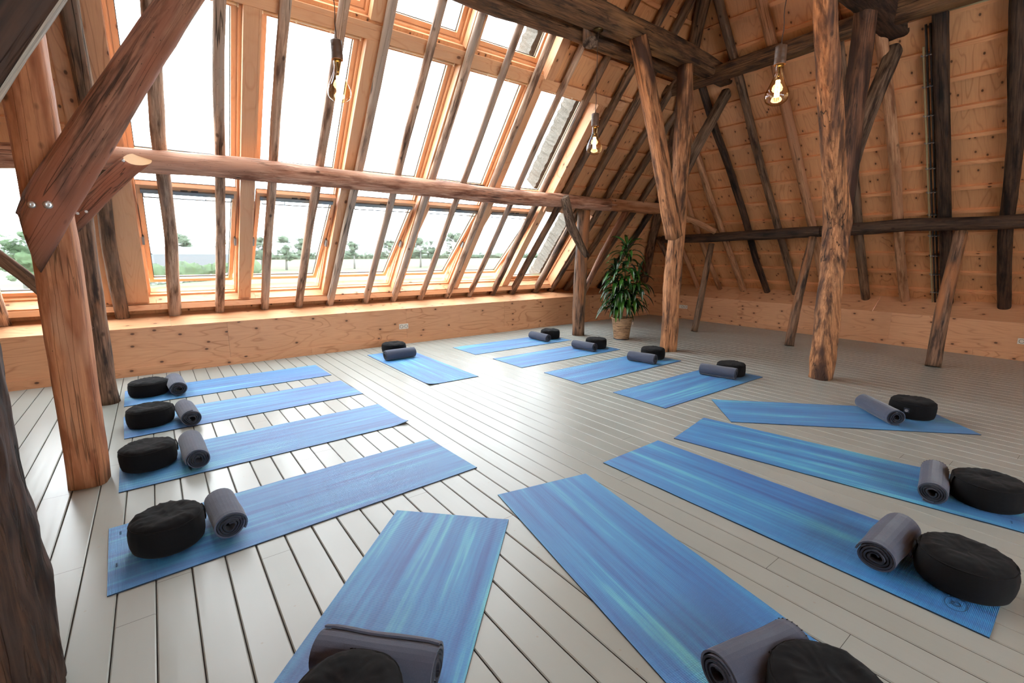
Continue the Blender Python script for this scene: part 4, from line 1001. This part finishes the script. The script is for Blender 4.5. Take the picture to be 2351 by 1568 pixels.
for px, dist, h, lb in ((425, 150, 9.5, 'hazy tree above the greenhouse seen through the leftmost open skylight'), (508, 170, 9.5, 'faint tree behind the second pole of the leftmost open skylight'),
    (600, 140, 9.2, 'hazy tree at the left of the second open skylight'), (655, 135, 8.8, 'hazy tree in the middle of the second open skylight'),
    (694, 160, 9.5, 'faint tree right of the middle one in the second open skylight'), (812, 140, 8.2, 'hazy tree left in the third open skylight'), (893, 160, 9, 'faint tree right in the third open skylight'),
    (965, 150, 10, 'tall hazy tree at left of the fourth open skylight'), (990, 165, 9, 'faint tree right of the tall one, fourth skylight'), (1042, 165, 12, 'hazy tree right in the fourth open skylight')):
    tree(px, dist, h, lb)
tree(44, 62, 6.6, 'bushy green tree at the far left skylight', .6, 'trees2'); tree(62, 70, 5, 'lower green bush beside the far left tree', .6, 'trees2')
tree(228, 60, 8.6, 'tall light tree between the left posts', .45, 'tree'); tree(245, 75, 5, 'short bush below the tall light tree', .6, 'trees2')
def hedge(p0, p1, h, wd, mat, name, label):
    mb = MB(); a, b = Vector(p0), Vector(p1); n = int((b-a).length/ (h*.7)); r = random.Random(5)
    for k in range(n+1):
        c = a.lerp(b, k/n)+Vector((0, r.uniform(-1, 1), 0)); blob(mb, Vector((c.x, c.y, GZ+h*.4)), h*r.uniform(.5, .75), k*1.3, .9)
    mb.build(name, MT[mat], None, label=label, category=name.replace('_', ' '), kind='stuff')
def gp(px, dist):
    d = sight(px, 581); d.z = 0; d.normalize(); g = EYE+d*dist; return (g.x, g.y, GZ)
hedge(gp(150, 82), gp(575, 105), 2.6, 2, 'trees2', 'hedgerow', 'misty green hedgerow behind the meadow on the left')
hedge(gp(190, 76), gp(560, 98), .8, 2, 'blossom', 'blossom_hedge', 'white flowering fringe in front of the hedgerow')
hedge(gp(560, 330), gp(1330, 520), 5.0, 2, 'tree', 'tree_line', 'pale tree line along the horizon')
g0, g1 = Vector(gp(352, 120)), Vector(gp(548, 130)); al = (g1-g0); nn = Vector((-al.y, al.x, 0)).normalized()
t = thing('greenhouse', 'long pale low building behind the hedgerow on the left', 'building', g0)
mb = MB(); mb.box((0, 0, 0), al, nn*14, (0, 0, 4.0)); mb.build('walls', MT['farhouse'], t)
mb = MB(); mb.face([(0, 0, 4), al+Vector((0, 0, 4)), al+nn*7+Vector((0, 0, 5.6)), nn*7+Vector((0, 0, 5.6))]); mb.face([nn*7+Vector((0, 0, 5.6)), al+nn*7+Vector((0, 0, 5.6)), al+nn*14+Vector((0, 0, 4)), nn*14+Vector((0, 0, 4))]); mb.build('roof', MT['farhouse'], t)
# ================================================================== LIGHT
SKY = 10.6
w = bpy.data.worlds.new('overcast'); scene.world = w; w.use_nodes = True; nt = w.node_tree
bg = nt.nodes['Background']; bg.inputs[0].default_value = (.88, .95, 1., 1); bg.inputs[1].default_value = SKY
scene.view_settings.view_transform = 'Standard'; scene.view_settings.look = 'None'; scene.view_settings.gamma = 1
scene.view_settings.use_curve_mapping = False; scene.view_settings.exposure = .32
cy = scene.cycles
cy.use_denoising = True
cy.use_adaptive_sampling = True; cy.adaptive_threshold = .08; cy.adaptive_min_samples = 16
cy.max_bounces = 6; cy.diffuse_bounces = 3; cy.glossy_bounces = 2; cy.transparent_max_bounces = 12; cy.transmission_bounces = 4
cy.sample_clamp_indirect = 6.; cy.caustics_reflective = False; cy.caustics_refractive = False
cy.use_light_tree = False
